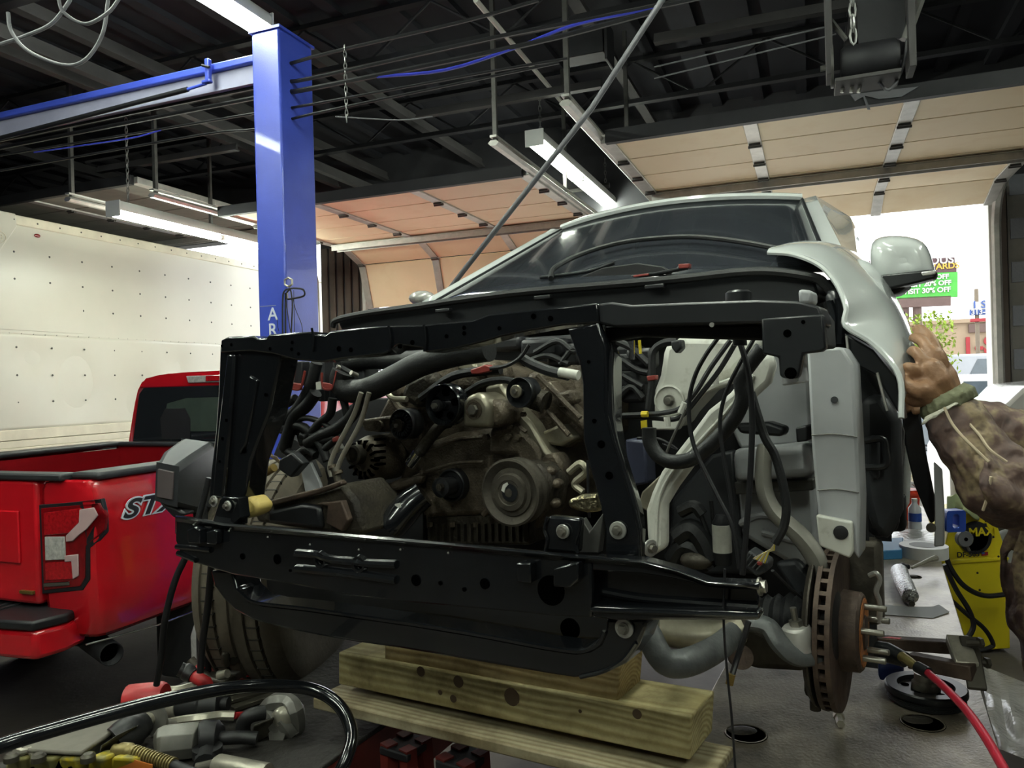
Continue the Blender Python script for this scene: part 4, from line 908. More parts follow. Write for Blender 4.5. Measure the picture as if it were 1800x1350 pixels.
# ---------------- right of the bay: strut tower, brace, pillar, inner panels
st = plate([(1199, 590), (1165, 606), (1157, 660), (1147, 686), (1145, 752), (1189, 754), (1207, 726), (1242, 687), (1292, 659), (1334, 612), (1340, 590)], .62, .12, 'strut_tower', 'primer_white', suv, .02)
disc(1177, 704, .615, [(-.01, .038), (.004, .038), (.006, .034), (.001, .032), (.001, .012)], 'tower_ring', 'primer_white', st); m = MB(); m.lathe([(0, .014), (.006, .014)], VF(1177, 704, .61), -VB, 18); hexbolt(m, VF(1177, 704, .604), -VB, .009, .016); m.build('tower_nut', 'bolt_steel', st)
plate([(1230, 683), (1292, 660), (1340, 620), (1335, 640), (1296, 668), (1240, 692)], .58, .05, 'tower_flange', 'primer_white', st, .004)
MB().tube([VF(1255, 676, .56), VF(1255, 656, .56)], .011, 10).build('brake_stud', 'label_white', st)
plate([(1145, 738), (1205, 728), (1190, 756), (1146, 756)], .60, .03, 'tower_foot', 'primer_white', st)
BR = [(1333, 626), (1282, 691), (1244, 721), (1214, 762), (1189, 794), (1161, 830), (1144, 867), (1134, 898), (1136, 940), (1140, 982), (1170, 963), (1170, 902), (1171, 887), (1189, 857), (1222, 812), (1255, 772), (1292, 741), (1328, 696), (1353, 673), (1362, 643), (1355, 620)]
brc = plate(BR, .34, .03, 'diagonal_brace', 'primer_white', suv, .010)
pipe([(1325, 660), (1280, 720), (1230, 775), (1185, 825), (1158, 880), (1153, 960)], .337, .0035, 'brace_fold', 'primer_white', brc)
bolt(1143, 963, .325, .018, .008, brc, (-VB * .5 + VR * .86).normalized())
plate([(1300, 610), (1362, 600), (1420, 615), (1428, 780), (1300, 790), (1270, 720), (1320, 700)], .95, .03, 'inner_fender_panel', 'suv_inner', suv, .01)
plate([(1372, 625), (1412, 622), (1418, 672), (1374, 678)], .08, .02, 'white_bracket', 'suv_inner', suv, .003)
plate([(1285, 794), (1425, 780), (1429, 838), (1290, 848)], .84, .12, 'toe_ledge', 'suv_inner', suv, .022, seg=4)
plate([(1398, 752), (1418, 748), (1420, 775), (1400, 778)], .80, .1, 'black_plug', 'plastic_black', suv, .004)
plate([(1290, 745), (1350, 742), (1380, 752), (1375, 768), (1300, 762)], .70, .06, 'rubber_seal_block', 'black_satin', suv, .008)
plate([(1288, 790), (1428, 775), (1432, 845), (1290, 850)], .93, .03, 'ledge_panel', 'suv_inner', suv, .02)
plate([(1290, 850), (1432, 845), (1440, 985), (1400, 1000), (1300, 940)], .98, .03, 'toe_panel', 'suv_inner', suv, .015)
pipe([(1300, 920), (1340, 905), (1395, 922), (1405, 950), (1340, 935)], .975, .010, 'toe_emboss', 'suv_inner', suv)
plate([(1290, 848), (1430, 842), (1430, 862), (1292, 870)], .90, .03, 'seam_strip', 'galv_dark', suv, .004)
plate([(1250, 800), (1290, 790), (1300, 945), (1330, 1010), (1240, 1010), (1175, 960), (1180, 880)], .96, .04, 'dark_panel', 'plastic_grey', suv, .01)
pil = plate([(1418, 612), (1480, 610), (1500, 640), (1508, 790), (1512, 880), (1510, 985), (1498, 968), (1440, 962), (1437, 900), (1427, 790)], .50, .10, 'hinge_pillar', 'suv_inner', suv, .014)
plate([(1434, 905), (1498, 918), (1500, 970), (1494, 982), (1440, 960)], .485, .02, 'pillar_cap', 'primer_white', pil, .004)
disc(1478, 936, .484, [(0, .014), (.002, .014), (.003, .012)], 'pillar_plug', 'black_matte', pil, 22)
disc(1467, 703, .498, [(0, .007), (.003, .007)], 'pillar_plug', 'plastic_grey', pil, 16)
pipe([(1427, 765), (1465, 763), (1507, 768)], .497, .0015, 'weld_seam', 'galv_dark', pil, 5); pipe([(1437, 862), (1470, 860), (1510, 866)], .497, .0015, 'weld_seam', 'galv_dark', pil, 5)
plate([(1448, 505), (1485, 510), (1492, 575), (1486, 620), (1452, 618), (1450, 560)], .66, .1, 'apron_end', 'black_satin', suv, .02)
plate([(1402, 508), (1428, 510), (1428, 534), (1404, 535)], .18, .05, 'grey_bracket', 'suv_inner', suv, .006)
pipe([(1455, 530), (1464, 560), (1462, 610)], .645, .012, 'apron_fold', 'paint_black'); pipe([(1475, 525), (1478, 560), (1475, 605)], .645, .010, 'apron_fold', 'paint_black')
# door hinge side
dr = plate([(1512, 700), (1550, 690), (1582, 740), (1586, 900), (1560, 955), (1530, 930), (1514, 860)], .80, .06, 'door_edge', 'plastic_grey', suv, .02)
pipe([(1520, 775), (1550, 772), (1556, 790), (1556, 818), (1520, 822)], .76, .008, 'door_hinge', 'black_satin', dr)
plate([(1526, 768), (1536, 764), (1546, 780), (1546, 840), (1536, 845), (1526, 830)], .775, .02, 'hinge_leaf', 'plastic_grey', dr, .006)
pipe([(1510, 640), (1512, 760), (1520, 860), (1525, 950)], .7, .004, 'door_seal', 'rubber_hose')
plate([(1555, 880), (1590, 870), (1592, 935), (1520, 938), (1530, 910)], .95, .05, 'sill_panel', 'black_matte', suv, .01)
# greenish lower rail and dark arm
rail = MB().grid([sp(PVd(p), 4) for p in ([(1330, 778, .70), (1326, 850, .68), (1345, 905, .66), (1390, 950, .64), (1425, 1005, .62), (1436, 1062, .62)], [(1345, 778, .66), (1342, 850, .64), (1360, 900, .62), (1405, 940, .60), (1440, 985, .58), (1450, 1040, .58)], [(1358, 782, .70), (1358, 850, .68), (1374, 890, .66), (1420, 930, .64), (1452, 975, .62), (1462, 1020, .62)])]).build('lower_rail', 'rail_grey', suv, solid=.008, sub=1)
plate([(1360, 990), (1400, 985), (1440, 1030), (1440, 1070), (1405, 1060)], .66, .04, 'rail_gusset', 'plastic_grey', suv, .01)
# wires and hoses
pipe([(1141, 752), (1142, 775), (1152, 795), (1168, 808), (1189, 812), (1219, 805), (1257, 775), (1290, 736), (1305, 701), (1303, 665), (1318, 640), (1340, 612)], .28, .0145, 'brake_hose', 'rubber_hose', n=12)
pipe([(1262, 594), (1240, 625), (1222, 660), (1212, 700), (1212, 745), (1222, 790), (1245, 840), (1265, 880), (1285, 920), (1295, 960), (1300, 1000)], .22, .0042, 'loose_cable', 'cable_black')
pipe([(1325, 596), (1300, 640), (1280, 680), (1268, 720), (1266, 760), (1275, 820), (1285, 880), (1290, 950)], .24, .0038, 'loose_cable', 'cable_black')
pipe([(1299, 596), (1312, 640), (1320, 690), (1322, 760), (1318, 850), (1312, 930), (1305, 1010)], .22, .0055, 'loose_cable', 'cable_black')
pipe([(1320, 690), (1332, 730), (1345, 770), (1362, 800), (1376, 850), (1382, 890), (1378, 925), (1362, 955)], .30, .0085, 'loose_cable', 'rubber_hose')
pipe([(1284, 598), (1250, 645), (1222, 690), (1195, 718), (1165, 726), (1140, 728), (1095, 730)], .45, .0055, 'brake_line', 'cable_black')
pipe([(1296, 598), (1265, 650), (1230, 695), (1205, 725), (1185, 737), (1150, 735), (1095, 732)], .46, .0055, 'brake_line', 'cable_black')
pipe([(1205, 720), (1180, 775), (1172, 795)], .40, .003, 'brake_wire', 'galv_dark'); pipe([(1120, 770), (1160, 772), (1190, 790), (1165, 780)], .42, .003, 'brake_wire', 'cable_black')
MB().tube([VF(1128, 728, .44), VF(1139, 728, .44)], .007, 8).build('yellow_tape', 'yellow_tape', suv); plate([(1126, 740), (1136, 738), (1137, 752), (1127, 754)], .43, .004, 'yellow_tag', 'yellow_tape', suv, 0)
for a, b in (((1172, 733), (1174, 750)), ((1204, 708), (1196, 726))): MB().tube([VF(*a, .44), VF(*b, .44)], .007, 8).build('line_label', 'label_white', suv)
pipe([(1190, 600), (1165, 604), (1148, 620), (1146, 660), (1145, 680), (1140, 720)], .48, .009, 'vacuum_hose', 'rubber_hose'); plate([(1136, 661), (1152, 659), (1152, 668), (1138, 670)], .47, .02, 'red_cap', 'red_plastic', suv, .002)
plate([(1178, 600), (1196, 596), (1198, 612), (1188, 622), (1180, 612)], .46, .03, 'black_connector', 'plastic_black', suv, .004)
for pts in ([(1085, 600), (1110, 612), (1140, 640)], [(1090, 630), (1120, 650), (1140, 655)], [(1095, 660), (1130, 680)], [(1110, 600), (1114, 632)], [(1085, 700), (1110, 680), (1130, 700)]): pipe(pts, .60, .009, 'wire_loom', 'rubber_hose')
for x, y in ((1110, 665), (1120, 690), (1100, 640), (1130, 630)): MB().box(VF(x, y, .64), (.07, .06, .05), (VR, VB, UP)).build('engine_cover', 'plastic_black', suv, bevel=.01)
pipe([(1114, 598), (1114, 632)], .5, .0025, 'silver_wire', 'chrome'); pipe([(1124, 598), (1126, 622)], .5, .0035, 'yellow_wire', 'yellow_tape')
plate([(1098, 772), (1134, 775), (1138, 850), (1108, 856), (1100, 810)], .50, .06, 'blue_grey_box', 'blue_box', suv, .006)
plate([(1128, 865), (1160, 835), (1140, 900), (1120, 890)], .45, .03, 'foil_bracket', 'alu_clean', suv, .004)
# bottle-shaped label canister, connector with loose wires
cn = MB().tube([VF(1268, 905, .55), VF(1268, 918, .55), VF(1270, 975, .55), VF(1271, 992, .55)], [.012, .020, .021, .018], 16).build('canister', 'plastic_black', suv)
MB().tube([VF(1268, 922, .548), VF(1270, 970, .548)], .0212, 16).build('canister_label', 'label_white', cn)
cb_ = plate([(1300, 990), (1316, 968), (1350, 990), (1348, 1005), (1330, 1014)], .34, .05, 'wire_connector', 'plastic_grey', suv, .004)
for k in range(5): pipe([(1302 + k * 7, 988 + k * 3.5), (1314 + k * 8, 970 + k * 4)], .335, .002, 'connector_rib', 'plastic_grey', cb_, 5)
for k in range(9): pipe([(1324 + k * 2.5, 982 + k), (1338 + k * 2, 974 - k), (1352 + k, 968), (1362, 955)], .325, .0011, 'loose_wire', ('wire_tan', 'label_white', 'yellow_tape')[k % 3], n=5)
plate([(1330, 988), (1338, 990), (1338, 995), (1331, 993)], .32, .01, 'red_clip', 'red_plastic', cb_, .001)
for pts, r in (([(1180, 985), (1200, 960), (1230, 970), (1250, 1000)], .02), ([(1190, 945), (1215, 930), (1235, 950), (1250, 985)], .025), ([(1230, 900), (1245, 940), (1258, 990)], .006), ([(1250, 880), (1256, 940), (1262, 990)], .005), ([(1195, 900), (1220, 890), (1235, 905)], .015)): pipe(pts, .56, r, 'steering_boot', 'rubber_hose')
MB().ell(VF(1225, 985, .55), (.04, .03, .02), (VR, VB, UP)).build('steering_joint', 'cast_iron', suv)

# ---------------- brake rotor, hub, knuckle, driveshaft boot, control arm
RC = at(1484, 1107, 1.70); RX = VF.r
ro = MB().lathe([(-.002, .10), (-.002, .175), (-.012, .176), (-.0121, .10)], RC, RX, 56).build('brake_rotor', 'rust', suv)
MB().lathe([(-.026, .10), (-.026, .176), (-.036, .175), (-.036, .10)], RC, RX, 56).build('inner_plate', 'rust', ro)
vx, vy = perp(RX); vm = MB()
for k in range(36):
    a = 2 * pi * k / 36; rd = vx * cos(a) + vy * sin(a); tg = vy * cos(a) - vx * sin(a)
    MB().box(RC - RX * .019 + rd * .14, (.016, .068, .010), (RX, rd, tg)).build('cooling_vane', 'rust', ro)
MB().lathe([(-.035, .10), (-.02, .105)], RC, RX, 32).build('vane_core', 'black_matte', ro)
MB().lathe([(-.004, .088), (.034, .086), (.040, .080), (.040, .04), (.046, .034), (.046, .01)], RC, RX, 44).build('rotor_hat', 'rust', ro)
MB().lathe([(.0405, .074), (.042, .073), (.042, .035)], RC, RX, 36).build('hub_face', 'rust_orange', ro)
for k in range(5):
    a = 2 * pi * k / 5 + .35; c = RC + (vx * cos(a) + vy * sin(a)) * .057
    MB().tube([c + RX * .03, c + RX * .085, c + RX * .087], [.0068, .0068, .005], 10).build('wheel_stud', 'bolt_steel', ro)
MB().lathe([(-.06, .16), (-.05, .172), (-.046, .172), (-.046, .08)], RC, RX, 40).build('dust_shield', 'cast_iron', ro)
cal = MB(); cc = RC + VB * .10 + UP * .10
cal.box(cc + VB * .05 - UP * .02 + RX * .02, (.09, .06, .20), (RX, VB, UP)); cal.build('brake_caliper', 'cast_iron', suv, bevel=.015)
pipe_ = [at(1528, 1012, 1.72), at(1540, 1008, 1.71), at(1546, 1020, 1.71), at(1540, 1040, 1.71), at(1546, 1060, 1.71), at(1546, 1095, 1.71)]
MB().tube(sp(pipe_, 5), .006, 8).build('caliper_spring', 'galv', suv)
MB().prism([at(x, y, 1.70) for x, y in ((1412, 1150), (1440, 1145), (1470, 1200), (1468, 1236), (1450, 1242), (1425, 1230), (1412, 1225))], VB * .06).build('knuckle', 'cast_iron', suv, bevel=.012)
MB().lathe([(0, .012), (.02, .012)], at(1433, 1232, 1.71), -UP, 12).build('knuckle_bolt', 'cast_iron', suv)
boot = []
for k in range(13): boot.append((k * .012, (.034 + .0022 * k) if k % 2 else (.042 + .0025 * k)))
bo = at(1345, 1082, 1.72)
MB().lathe(boot + [(.15, .075), (.17, .078), (.175, .06)], bo - RX * .02, RX, 30).build('driveshaft_boot', 'rubber_hose', suv)
jb = MB().tube([at(1402, 1140, 1.60), at(1402, 1128, 1.60), at(1401, 1106, 1.60), at(1400, 1100, 1.60)], [.033, .030, .031, .026], 22).build('ball_joint', 'galv', suv)
m = MB(); m.tube([at(1400, 1100, 1.60), at(1398, 1090, 1.60)], .014, 6); m.tube([at(1398, 1090, 1.60), at(1394, 1068, 1.60)], .007, 8); m.build('joint_nut', 'bolt_steel', jb)
pipe2 = lambda pts, r, name, mat, n=12: MB().tube(sp([at(*p) for p in pts], 6), r, n, sq=.7).build(name, mat, suv)
pipe2([(1318, 1094, 1.62), (1350, 1102, 1.60), (1370, 1130, 1.58), (1395, 1150, 1.58), (1440, 1150, 1.60)], .026, 'control_arm', 'arm_grey')
pipe2([(1125, 1090, 1.45), (1140, 1115, 1.42), (1158, 1150, 1.40), (1178, 1166, 1.40), (1215, 1162, 1.42), (1260, 1140, 1.50), (1290, 1115, 1.6)], .026, 'stabilizer_bar', 'arm_grey', 14)
pipe2([(1150, 1100, 1.75), (1200, 1112, 1.75), (1260, 1110, 1.75), (1300, 1100, 1.75)], .05, 'lower_arm', 'alu_clean', 14)
MB().prism([at(x, y, 1.85) for x, y in ((1230, 1100), (1330, 1100), (1430, 1150), (1420, 1185), (1330, 1180), (1280, 1165))], VB * .1).build('subframe', 'cast_iron', suv, bevel=.02)
MB().lathe([(-.03, .022), (.0, .026), (.008, .026), (.008, .012)], at(1302, 1155, 1.66), (at(1302, 1155, 1.0) - at(1302, 1155, 1.66)) * 1.0 + RX * .2, 24).build('arm_bushing', 'rust', suv)
pipe2([(1316, 1092, 1.52), (1308, 1120, 1.52), (1295, 1160, 1.52), (1284, 1196, 1.50)], .008, 'sensor_lead', 'cable_black', 8)
MB().tube([at(1286, 1185, 1.50), at(1282, 1203, 1.50)], .008, 8).build('lead_tip', 'gold', suv)
pipe2([(1274, 1000, 1.18), (1272, 1090, 1.19), (1278, 1180, 1.2), (1286, 1260, 1.2), (1293, 1360, 1.2)], .0028, 'hanging_wire', 'cable_black', 6)
pipe2([(1358, 1003, 1.6), (1385, 1030, 1.62), (1415, 1055, 1.64), (1432, 1072, 1.66)], .0045, 'abs_wire', 'cable_black', 6)
m = MB(); m.tube([VF(1334, 1031, .02), VF(1347, 1031, .02)], .010, 6); m.tube([VF(1334, 1031, .02), VF(1338, 1031, .02)], .014, 14); m.build('beam_bolt', 'bolt_steel', suv)
# dark flap and pale strip hanging from the fender
MB().prism([at(x, y, 2.05) for x, y in ((1582, 700), (1612, 690), (1628, 800), (1642, 870), (1645, 915), (1636, 922), (1628, 905), (1606, 850), (1590, 780))], VB * .02).build('liner_flap', 'black_satin', suv, bevel=.006)
MB().prism([at(x, y, 2.0) for x, y in ((1641, 812), (1656, 826), (1660, 900), (1660, 960), (1642, 962), (1643, 900))], VB * .02).build('sill_strip', 'suv_inner', suv, bevel=.004)
MB().lathe([(0, .012), (.01, .012)], at(1637, 927, 2.0), -VB, 14).build('strip_bolt', 'bolt_steel', suv)
MB().prism([at(x, y, 2.1) for x, y in ((1576, 738), (1581, 745), (1584, 760), (1572, 860), (1545, 930), (1537, 938), (1560, 870))], VB * .015).build('door_weatherstrip', 'suv_inner', suv, bevel=.004)

# ---------------- right front wheel (image left)
WC = at(502, 1002, 2.52); WX = -Fr(9, 0, 0).r; WR, WW = .365, .27
tire = [(-WW/2, .24), (-WW/2 - .008, .29), (-WW/2 + .005, .335), (-WW/2 + .03, WR - .008)]
for k, x in enumerate((-.085, -.045, 0, .045, .085)):
    tire += [(x - .006, WR), (x - .005, WR - .010), (x + .005, WR - .010), (x + .006, WR)]
tire += [(WW/2 - .03, WR - .008), (WW/2 - .005, .335), (WW/2 + .008, .29), (WW/2, .24)]
tr_ = MB().lathe(tire, WC, WX, 72).build('front_tire', 'rubber_dust', suv, smooth=30)
x_, y_ = perp(WX)
slt = MB().box((0, 0, 0), (.036, .0035, .012)); sme = piece(slt, 'tread_slot', 'rubber')
for k in range(60):
    a = 2 * pi * k / 60
    for xx in (-.065, .065):
        rd = x_ * cos(a) + y_ * sin(a); tg = y_ * cos(a) - x_ * sin(a)
        inst(sme, 'tread_slot', WC + WX * xx + rd * (WR - .0052), frame4(WX, tg, rd), tr_)
rim = MB().lathe([(-.12, .245), (-.125, .235), (-.10, .225), (-.02, .20), (.05, .20), (.10, .225), (.12, .245)], WC, WX, 40).build('wheel_rim', 'black_satin', tr_)
MB().lathe([(.02, .2), (.03, .2), (.04, .05)], WC, WX, 30).build('wheel_disc', 'black_matte', tr_)
# ================================================================ white box truck
bx = thing('box_truck', 'large white riveted cargo box of a truck at the left', 'truck', BF.p(-8.6, 8, 0))
TB, S0, S1, Z0, Z1 = -7.35, 4.95, 11.0, 1.27, 3.62
MB().fbox(BF, TB - 2.4, TB - .02, S0 + .02, S1, Z0, Z1 - .05).build('cargo_box', 'box_white', bx)
ZS = 2.44
pw = (S1 - S0)
MB().fbox(BF, TB - .02, TB, S0 + .02, S1, ZS - .01, Z1 - .10).build('upper_sheet', 'box_white', bx)
lo_rows = []
for i in range(25):
    z = Z0 + .20 + (ZS - Z0 - .20) * i / 24; row = []
    for k in range(80):
        q = k / 79; d = 0
        for cs, cz, rs, rz, am in ((5.9, 1.95, .25, .35, .05), (6.7, 1.7, .3, .3, .035), (7.3, 2.1, .2, .25, .03), (5.4, 2.2, .2, .2, .03), (8.2, 1.9, .3, .4, .02)):
            d += am * math.exp(-((S0 + pw * q - cs) / rs) ** 2 - ((z - cz) / rz) ** 2)
        row.append(BF.p(TB + .004 - d, S0 + .02 + (pw - .02) * q, z))
    lo_rows.append(row)
MB().grid(lo_rows).build('lower_sheet', 'box_white', bx, solid=.004)
MB().fbox(BF, TB - .02, TB + .012, S0, S1, Z1 - .10, Z1).build('top_rail', 'box_trim', bx, bevel=.01)
MB().fbox(BF, TB - .02, TB + .015, S0, S1, Z0 + .03, Z0 + .10).build('bottom_rail', 'box_trim', bx, bevel=.006); MB().fbox(BF, TB - .02, TB + .012, S0, S1, Z0 + .105, Z0 + .21).build('bottom_rail', 'box_trim', bx, bevel=.006)
MB().fbox(BF, TB - .02, TB + .02, S0, S1, Z0 - .04, Z0 + .03).build('rub_rail', 'box_trim', bx, bevel=.006)
MB().prism([BF.p(TB + .016, S0 + a, z) for a, z in ((-.02, Z1 + .01), (.32, Z1 + .01), (.33, Z1 - .12), (.05, Z1 - .55), (-.02, Z1 - .58))], -BF.r * .03).build('corner_cap', 'box_white', bx, bevel=.012)
cc_ = BF.p(TB + .018, S0 + .12, Z1 - .25)
MB().tube([cc_ + BF.b * .09 * cos(a) + UP * .06 * sin(a) for a in [2 * pi * k / 24 for k in range(25)]], .004, 6).build('cap_emblem_ring', 'box_trim', bx)
text('cap_emblem', 'DB', cc_ - BF.b * .055 - UP * .03, BF.b, UP, .09, 'box_trim', bx, .002)
rv = MB()
for k in range(16):
    for z in (3.25, 2.98, 2.72, 2.30, 2.02, 1.75): rv.lathe([(0, .012), (.006, .008)], BF.p(TB, S0 + .3 + k * .38, z), BF.r, 6)
for k in range(48): rv.lathe([(0, .010), (.006, .006)], BF.p(TB, S0 + .1 + k * .127, ZS), BF.r, 6)
for k in range(24): rv.lathe([(0, .010), (.006, .006)], BF.p(TB + .012, S0 + .3 + k * .25, Z1 - .05), BF.r, 6)
rv.build('rivets', 'rivet', bx, kind='stuff')
MB().fbox(BF, TB - .004, TB + .006, S0 + .02, S1, ZS - .004, ZS + .01).build('sheet_lap', 'box_white', bx)
MB().fbox(BF, TB - .003, TB + .007, S0 + .02, 6.0, 2.47, 2.86).build('patch_sheet', 'box_white', bx)
MB().ell(BF.p(TB + .004, S0 + .55, Z1 - .17), (.012, .035, .02), (BF.r, BF.b, UP)).build('marker_lamp', 'lens_red', bx)
for s_ in (5.8, 9.8):
    for t in (TB - .3, TB - 2.3): MB().lathe([(0, .3), (.03, .42), (.22, .42), (.25, .3)], BF.p(t, s_, .42), BF.r, 24).build('wheel', 'rubber', bx)
MB().fbox(BF, TB - 1.6, TB - .8, S0 + .2, S1, .7, Z0).build('chassis', 'steel_dark', bx)

# ================================================================ red pickup
tk = thing('red_pickup', 'red pickup truck seen from behind at the left', 'truck', TF.p(-1.0, 2.0, 0))
TP = TF.p
def tprism(pts, r0, dr, name, mat, par=tk, bevel=.01): return MB().prism([TP(r0, b, z) for b, z in pts], TF.r * dr).build(name, mat, par, bevel=bevel)
# bed side: outer skin with rounded rear corner (r=0 is the right flank)
def flank(z):      # how far the flank stands out at height z
    return {.62: -.05, .78: .025, .98: -.004, 1.15: .012, 1.30: .0, 1.40: -.02}.get(z)
zs = [.62, .78, .98, 1.15, 1.30, 1.40]
def bed_row(z, sgn=1):
    f = flank(z); P = []
    base = [(-.345, 0), (-.16, .0), (-.06, .0), (-.02, .018), (0, .06), (0, .5), (.01, .85), (.012, 1.3), (0, 1.9)]
    for r, b in base: P.append(TP(r + (f if r > -.1 else f * .3), b + (0 if z > .7 else .05), z))
    return P
MB().grid([bed_row(z) for z in zs]).build('bed_side', 'truck_red', tk, solid=.012, sub=1)
MB().grid([[TP(-2.0 - (p - TF.o).dot(TF.r), (p - TF.o).dot(TF.b), p.z) for p in bed_row(z)] for z in zs]).build('bed_side', 'truck_red', tk, solid=.012, sub=1)
# inner walls and caps of the bed
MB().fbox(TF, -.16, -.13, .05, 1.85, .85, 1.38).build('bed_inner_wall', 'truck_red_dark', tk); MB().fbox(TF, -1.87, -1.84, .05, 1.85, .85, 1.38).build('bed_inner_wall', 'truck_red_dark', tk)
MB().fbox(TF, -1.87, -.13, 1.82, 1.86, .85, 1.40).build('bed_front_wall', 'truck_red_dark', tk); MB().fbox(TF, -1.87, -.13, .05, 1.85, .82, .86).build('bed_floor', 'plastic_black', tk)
for r0, r1 in ((-.17, .01), (-2.01, -1.83)): MB().fbox(TF, r0, r1, .02, 1.88, 1.395, 1.43).build('bed_cap', 'plastic_grey', tk, bevel=.014)
MB().fbox(TF, -1.84, -.16, 1.80, 1.88, 1.395, 1.43).build('bed_cap', 'plastic_grey', tk, bevel=.014)
tg = MB().fbox(TF, -1.67, -.355, -.02, .05, .78, 1.39).build('tailgate', 'truck_red', tk, bevel=.02)
MB().fbox(TF, -1.73, -.18, -.03, .07, 1.39, 1.425).build('tailgate_cap', 'plastic_grey', tg, bevel=.01)
MB().fbox(TF, -1.55, -.47, -.032, -.018, .98, 1.24).build('tailgate_recess', 'truck_red', tg, bevel=.012)
MB().fbox(TF, -.47, -.38, -.035, -.02, .835, .85).build('tailgate_badge', 'gold', tg)
# bumper
bp = MB().prism([TP(r, b, .58) for r, b in ((-2.0, -.05), (-1.9, -.18), (-.36, -.20), (-.18, -.18), (-.15, -.05), (-.18, .10), (-1.9, .10))], UP * .14).build('rear_bumper', 'truck_red', tk, bevel=.025)
MB().prism([TP(r, b, .72) for r, b in ((-2.0, -.05), (-1.9, -.19), (-.36, -.21), (-.18, -.19), (-.14, -.04), (-.18, .06), (-1.9, .06))], UP * .045).build('step_pad', 'plastic_black', bp, bevel=.012)
for k in range(7): MB().fbox(TF, -.9 + k * .06, -.885 + k * .06, -.19, .02, .766, .772).build('step_ridge', 'plastic_grey', bp)
# taillight
tlp = [(-.285, 1.255), (-.285, .86), (-.02, .875), (.01, .90), (.012, 1.06), (.05, 1.16), (.05, 1.27), (.03, 1.285)]
def TL(r, z, o=0):   # wraps the corner
    if r < -.06: return TP(r, -.010 - o, z)
    a = min(1.45, (r + .06) / .06); return TP(-.06 + (.075 + o) * sin(a), .06 - (.07 + o) * cos(a), z)
def tl(poly, o, th, name, mat, par=tk):
    out = []
    for i in range(len(poly)):
        a, b = poly[i], poly[(i + 1) % len(poly)]; n = max(1, int(abs(b[0] - a[0]) / .03))
        out += [(a[0] + (b[0] - a[0]) * k / n, a[1] + (b[1] - a[1]) * k / n) for k in range(n)]
    return MB().prism([TL(r, z, o) for r, z in out], TF.b * th).build(name, mat, par, bevel=.003)
TLs = lambda pts: [(-.340 + x * .0031, 1.27 - y * .00305) for x, y in pts]        # in photo pixels from the lamp corner
tl(TLs([(-5, 0), (114, -11), (128, 14), (120, 42), (97, 65), (96, 114), (84, 131), (-3, 143)]), -.003, .02, 'taillight_surround', 'plastic_black')
base = tl(TLs([(0, 5), (110, -5), (122, 15), (115, 38), (92, 62), (90, 110), (80, 125), (2, 137)]), 0, .02, 'taillight', 'lens_red')
tl(TLs([(8, 12), (88, 2), (82, 24), (62, 42), (8, 48)]), .006, .01, 'lamp_upper', 'lens_bright', base)
tl(TLs([(10, 50), (52, 48), (52, 84), (10, 88)]), .008, .01, 'reverse_lamp', 'lens_clear', base)
tl(TLs([(8, 92), (66, 86), (70, 114), (8, 120)]), .006, .01, 'lamp_lower', 'lens_bright', base)
tl(TLs([(56, 46), (84, 24), (86, 4), (104, 1), (108, 14), (96, 34), (70, 54), (56, 56)]), .009, .008, 'light_guide', 'lens_guide', base)
tl(TLs([(52, 78), (80, 74), (80, 108), (68, 114), (66, 86), (52, 88)]), .009, .008, 'light_guide', 'lens_guide', base)
tl(TLs([(4, 124), (60, 118), (60, 124), (4, 131)]), .008, .008, 'lamp_trim', 'chrome', base)
# decal on the flank
text('decal_outline', 'STX', TP(.018, .14, 1.19), TF.b, UP, .125, 'white_letter', tk, .002, .010, 1.1, .35, 1.55)
text('decal', 'STX', TP(.0215, .14, 1.19), TF.b, UP, .125, 'plastic_black', tk, .001, .003, 1.1, .35, 1.55)
# cab
cabw = [(.0, .92), (-.02, 1.30), (-.10, 1.62), (-.16, 1.86), (-.24, 1.93), (-.5, 1.96)]
def cab_sec(b, sh=0): return [TP(r - sh, b, z) for r, z in cabw] + [TP(-2.0 - r + sh, b, z) for r, z in cabw[::-1]]
MB().grid([cab_sec(1.98, .03), cab_sec(2.06), cab_sec(2.6), cab_sec(3.4), cab_sec(3.75, .02)]).build('cab', 'truck_red', tk, solid=.015, sub=1)
MB().prism([TP(r, 1.985, z) for r, z in ((-.04, .95), (-.06, 1.30), (-.12, 1.42), (-1.88, 1.42), (-1.94, 1.30), (-1.96, .95))], TF.b * .03).build('cab_back', 'truck_red', tk)
MB().prism([TP(r, 1.985, z) for r, z in ((-.20, 1.85), (-.27, 1.925), (-.5, 1.955), (-1.5, 1.955), (-1.73, 1.925), (-1.80, 1.85))], TF.b * .03).build('roof_edge', 'truck_red', tk, bevel=.008)
rw = MB().prism([TP(r, 1.975, z) for r, z in ((-.13, 1.42), (-.21, 1.80), (-.26, 1.85), (-1.74, 1.85), (-1.79, 1.80), (-1.87, 1.42))], TF.b * .01).build('rear_window', 'glass_dark', tk, bevel=.004)
MB().prism([TP(r, 1.972, z) for r, z in ((-.62, 1.5), (-.62, 1.72), (-.75, 1.76), (-1.3, 1.76), (-1.5, 1.72), (-1.56, 1.5))], TF.b * .004).build('sliding_pane', 'glass_green', rw)
for r in (-1.42, -.62): MB().prism([TP(r + x, 1.968, z) for x, z in ((-.14, 1.44), (-.15, 1.60), (-.10, 1.68), (.10, 1.68), (.15, 1.60), (.14, 1.44))], TF.b * .004).build('headrest', 'black_matte', rw)
hl = MB().prism([TP(r, 1.965, z) for r, z in ((-.72, 1.875), (-.70, 1.93), (-1.3, 1.93), (-1.28, 1.875))], TF.b * .03).build('high_brake_light', 'lens_clear', tk, bevel=.006)
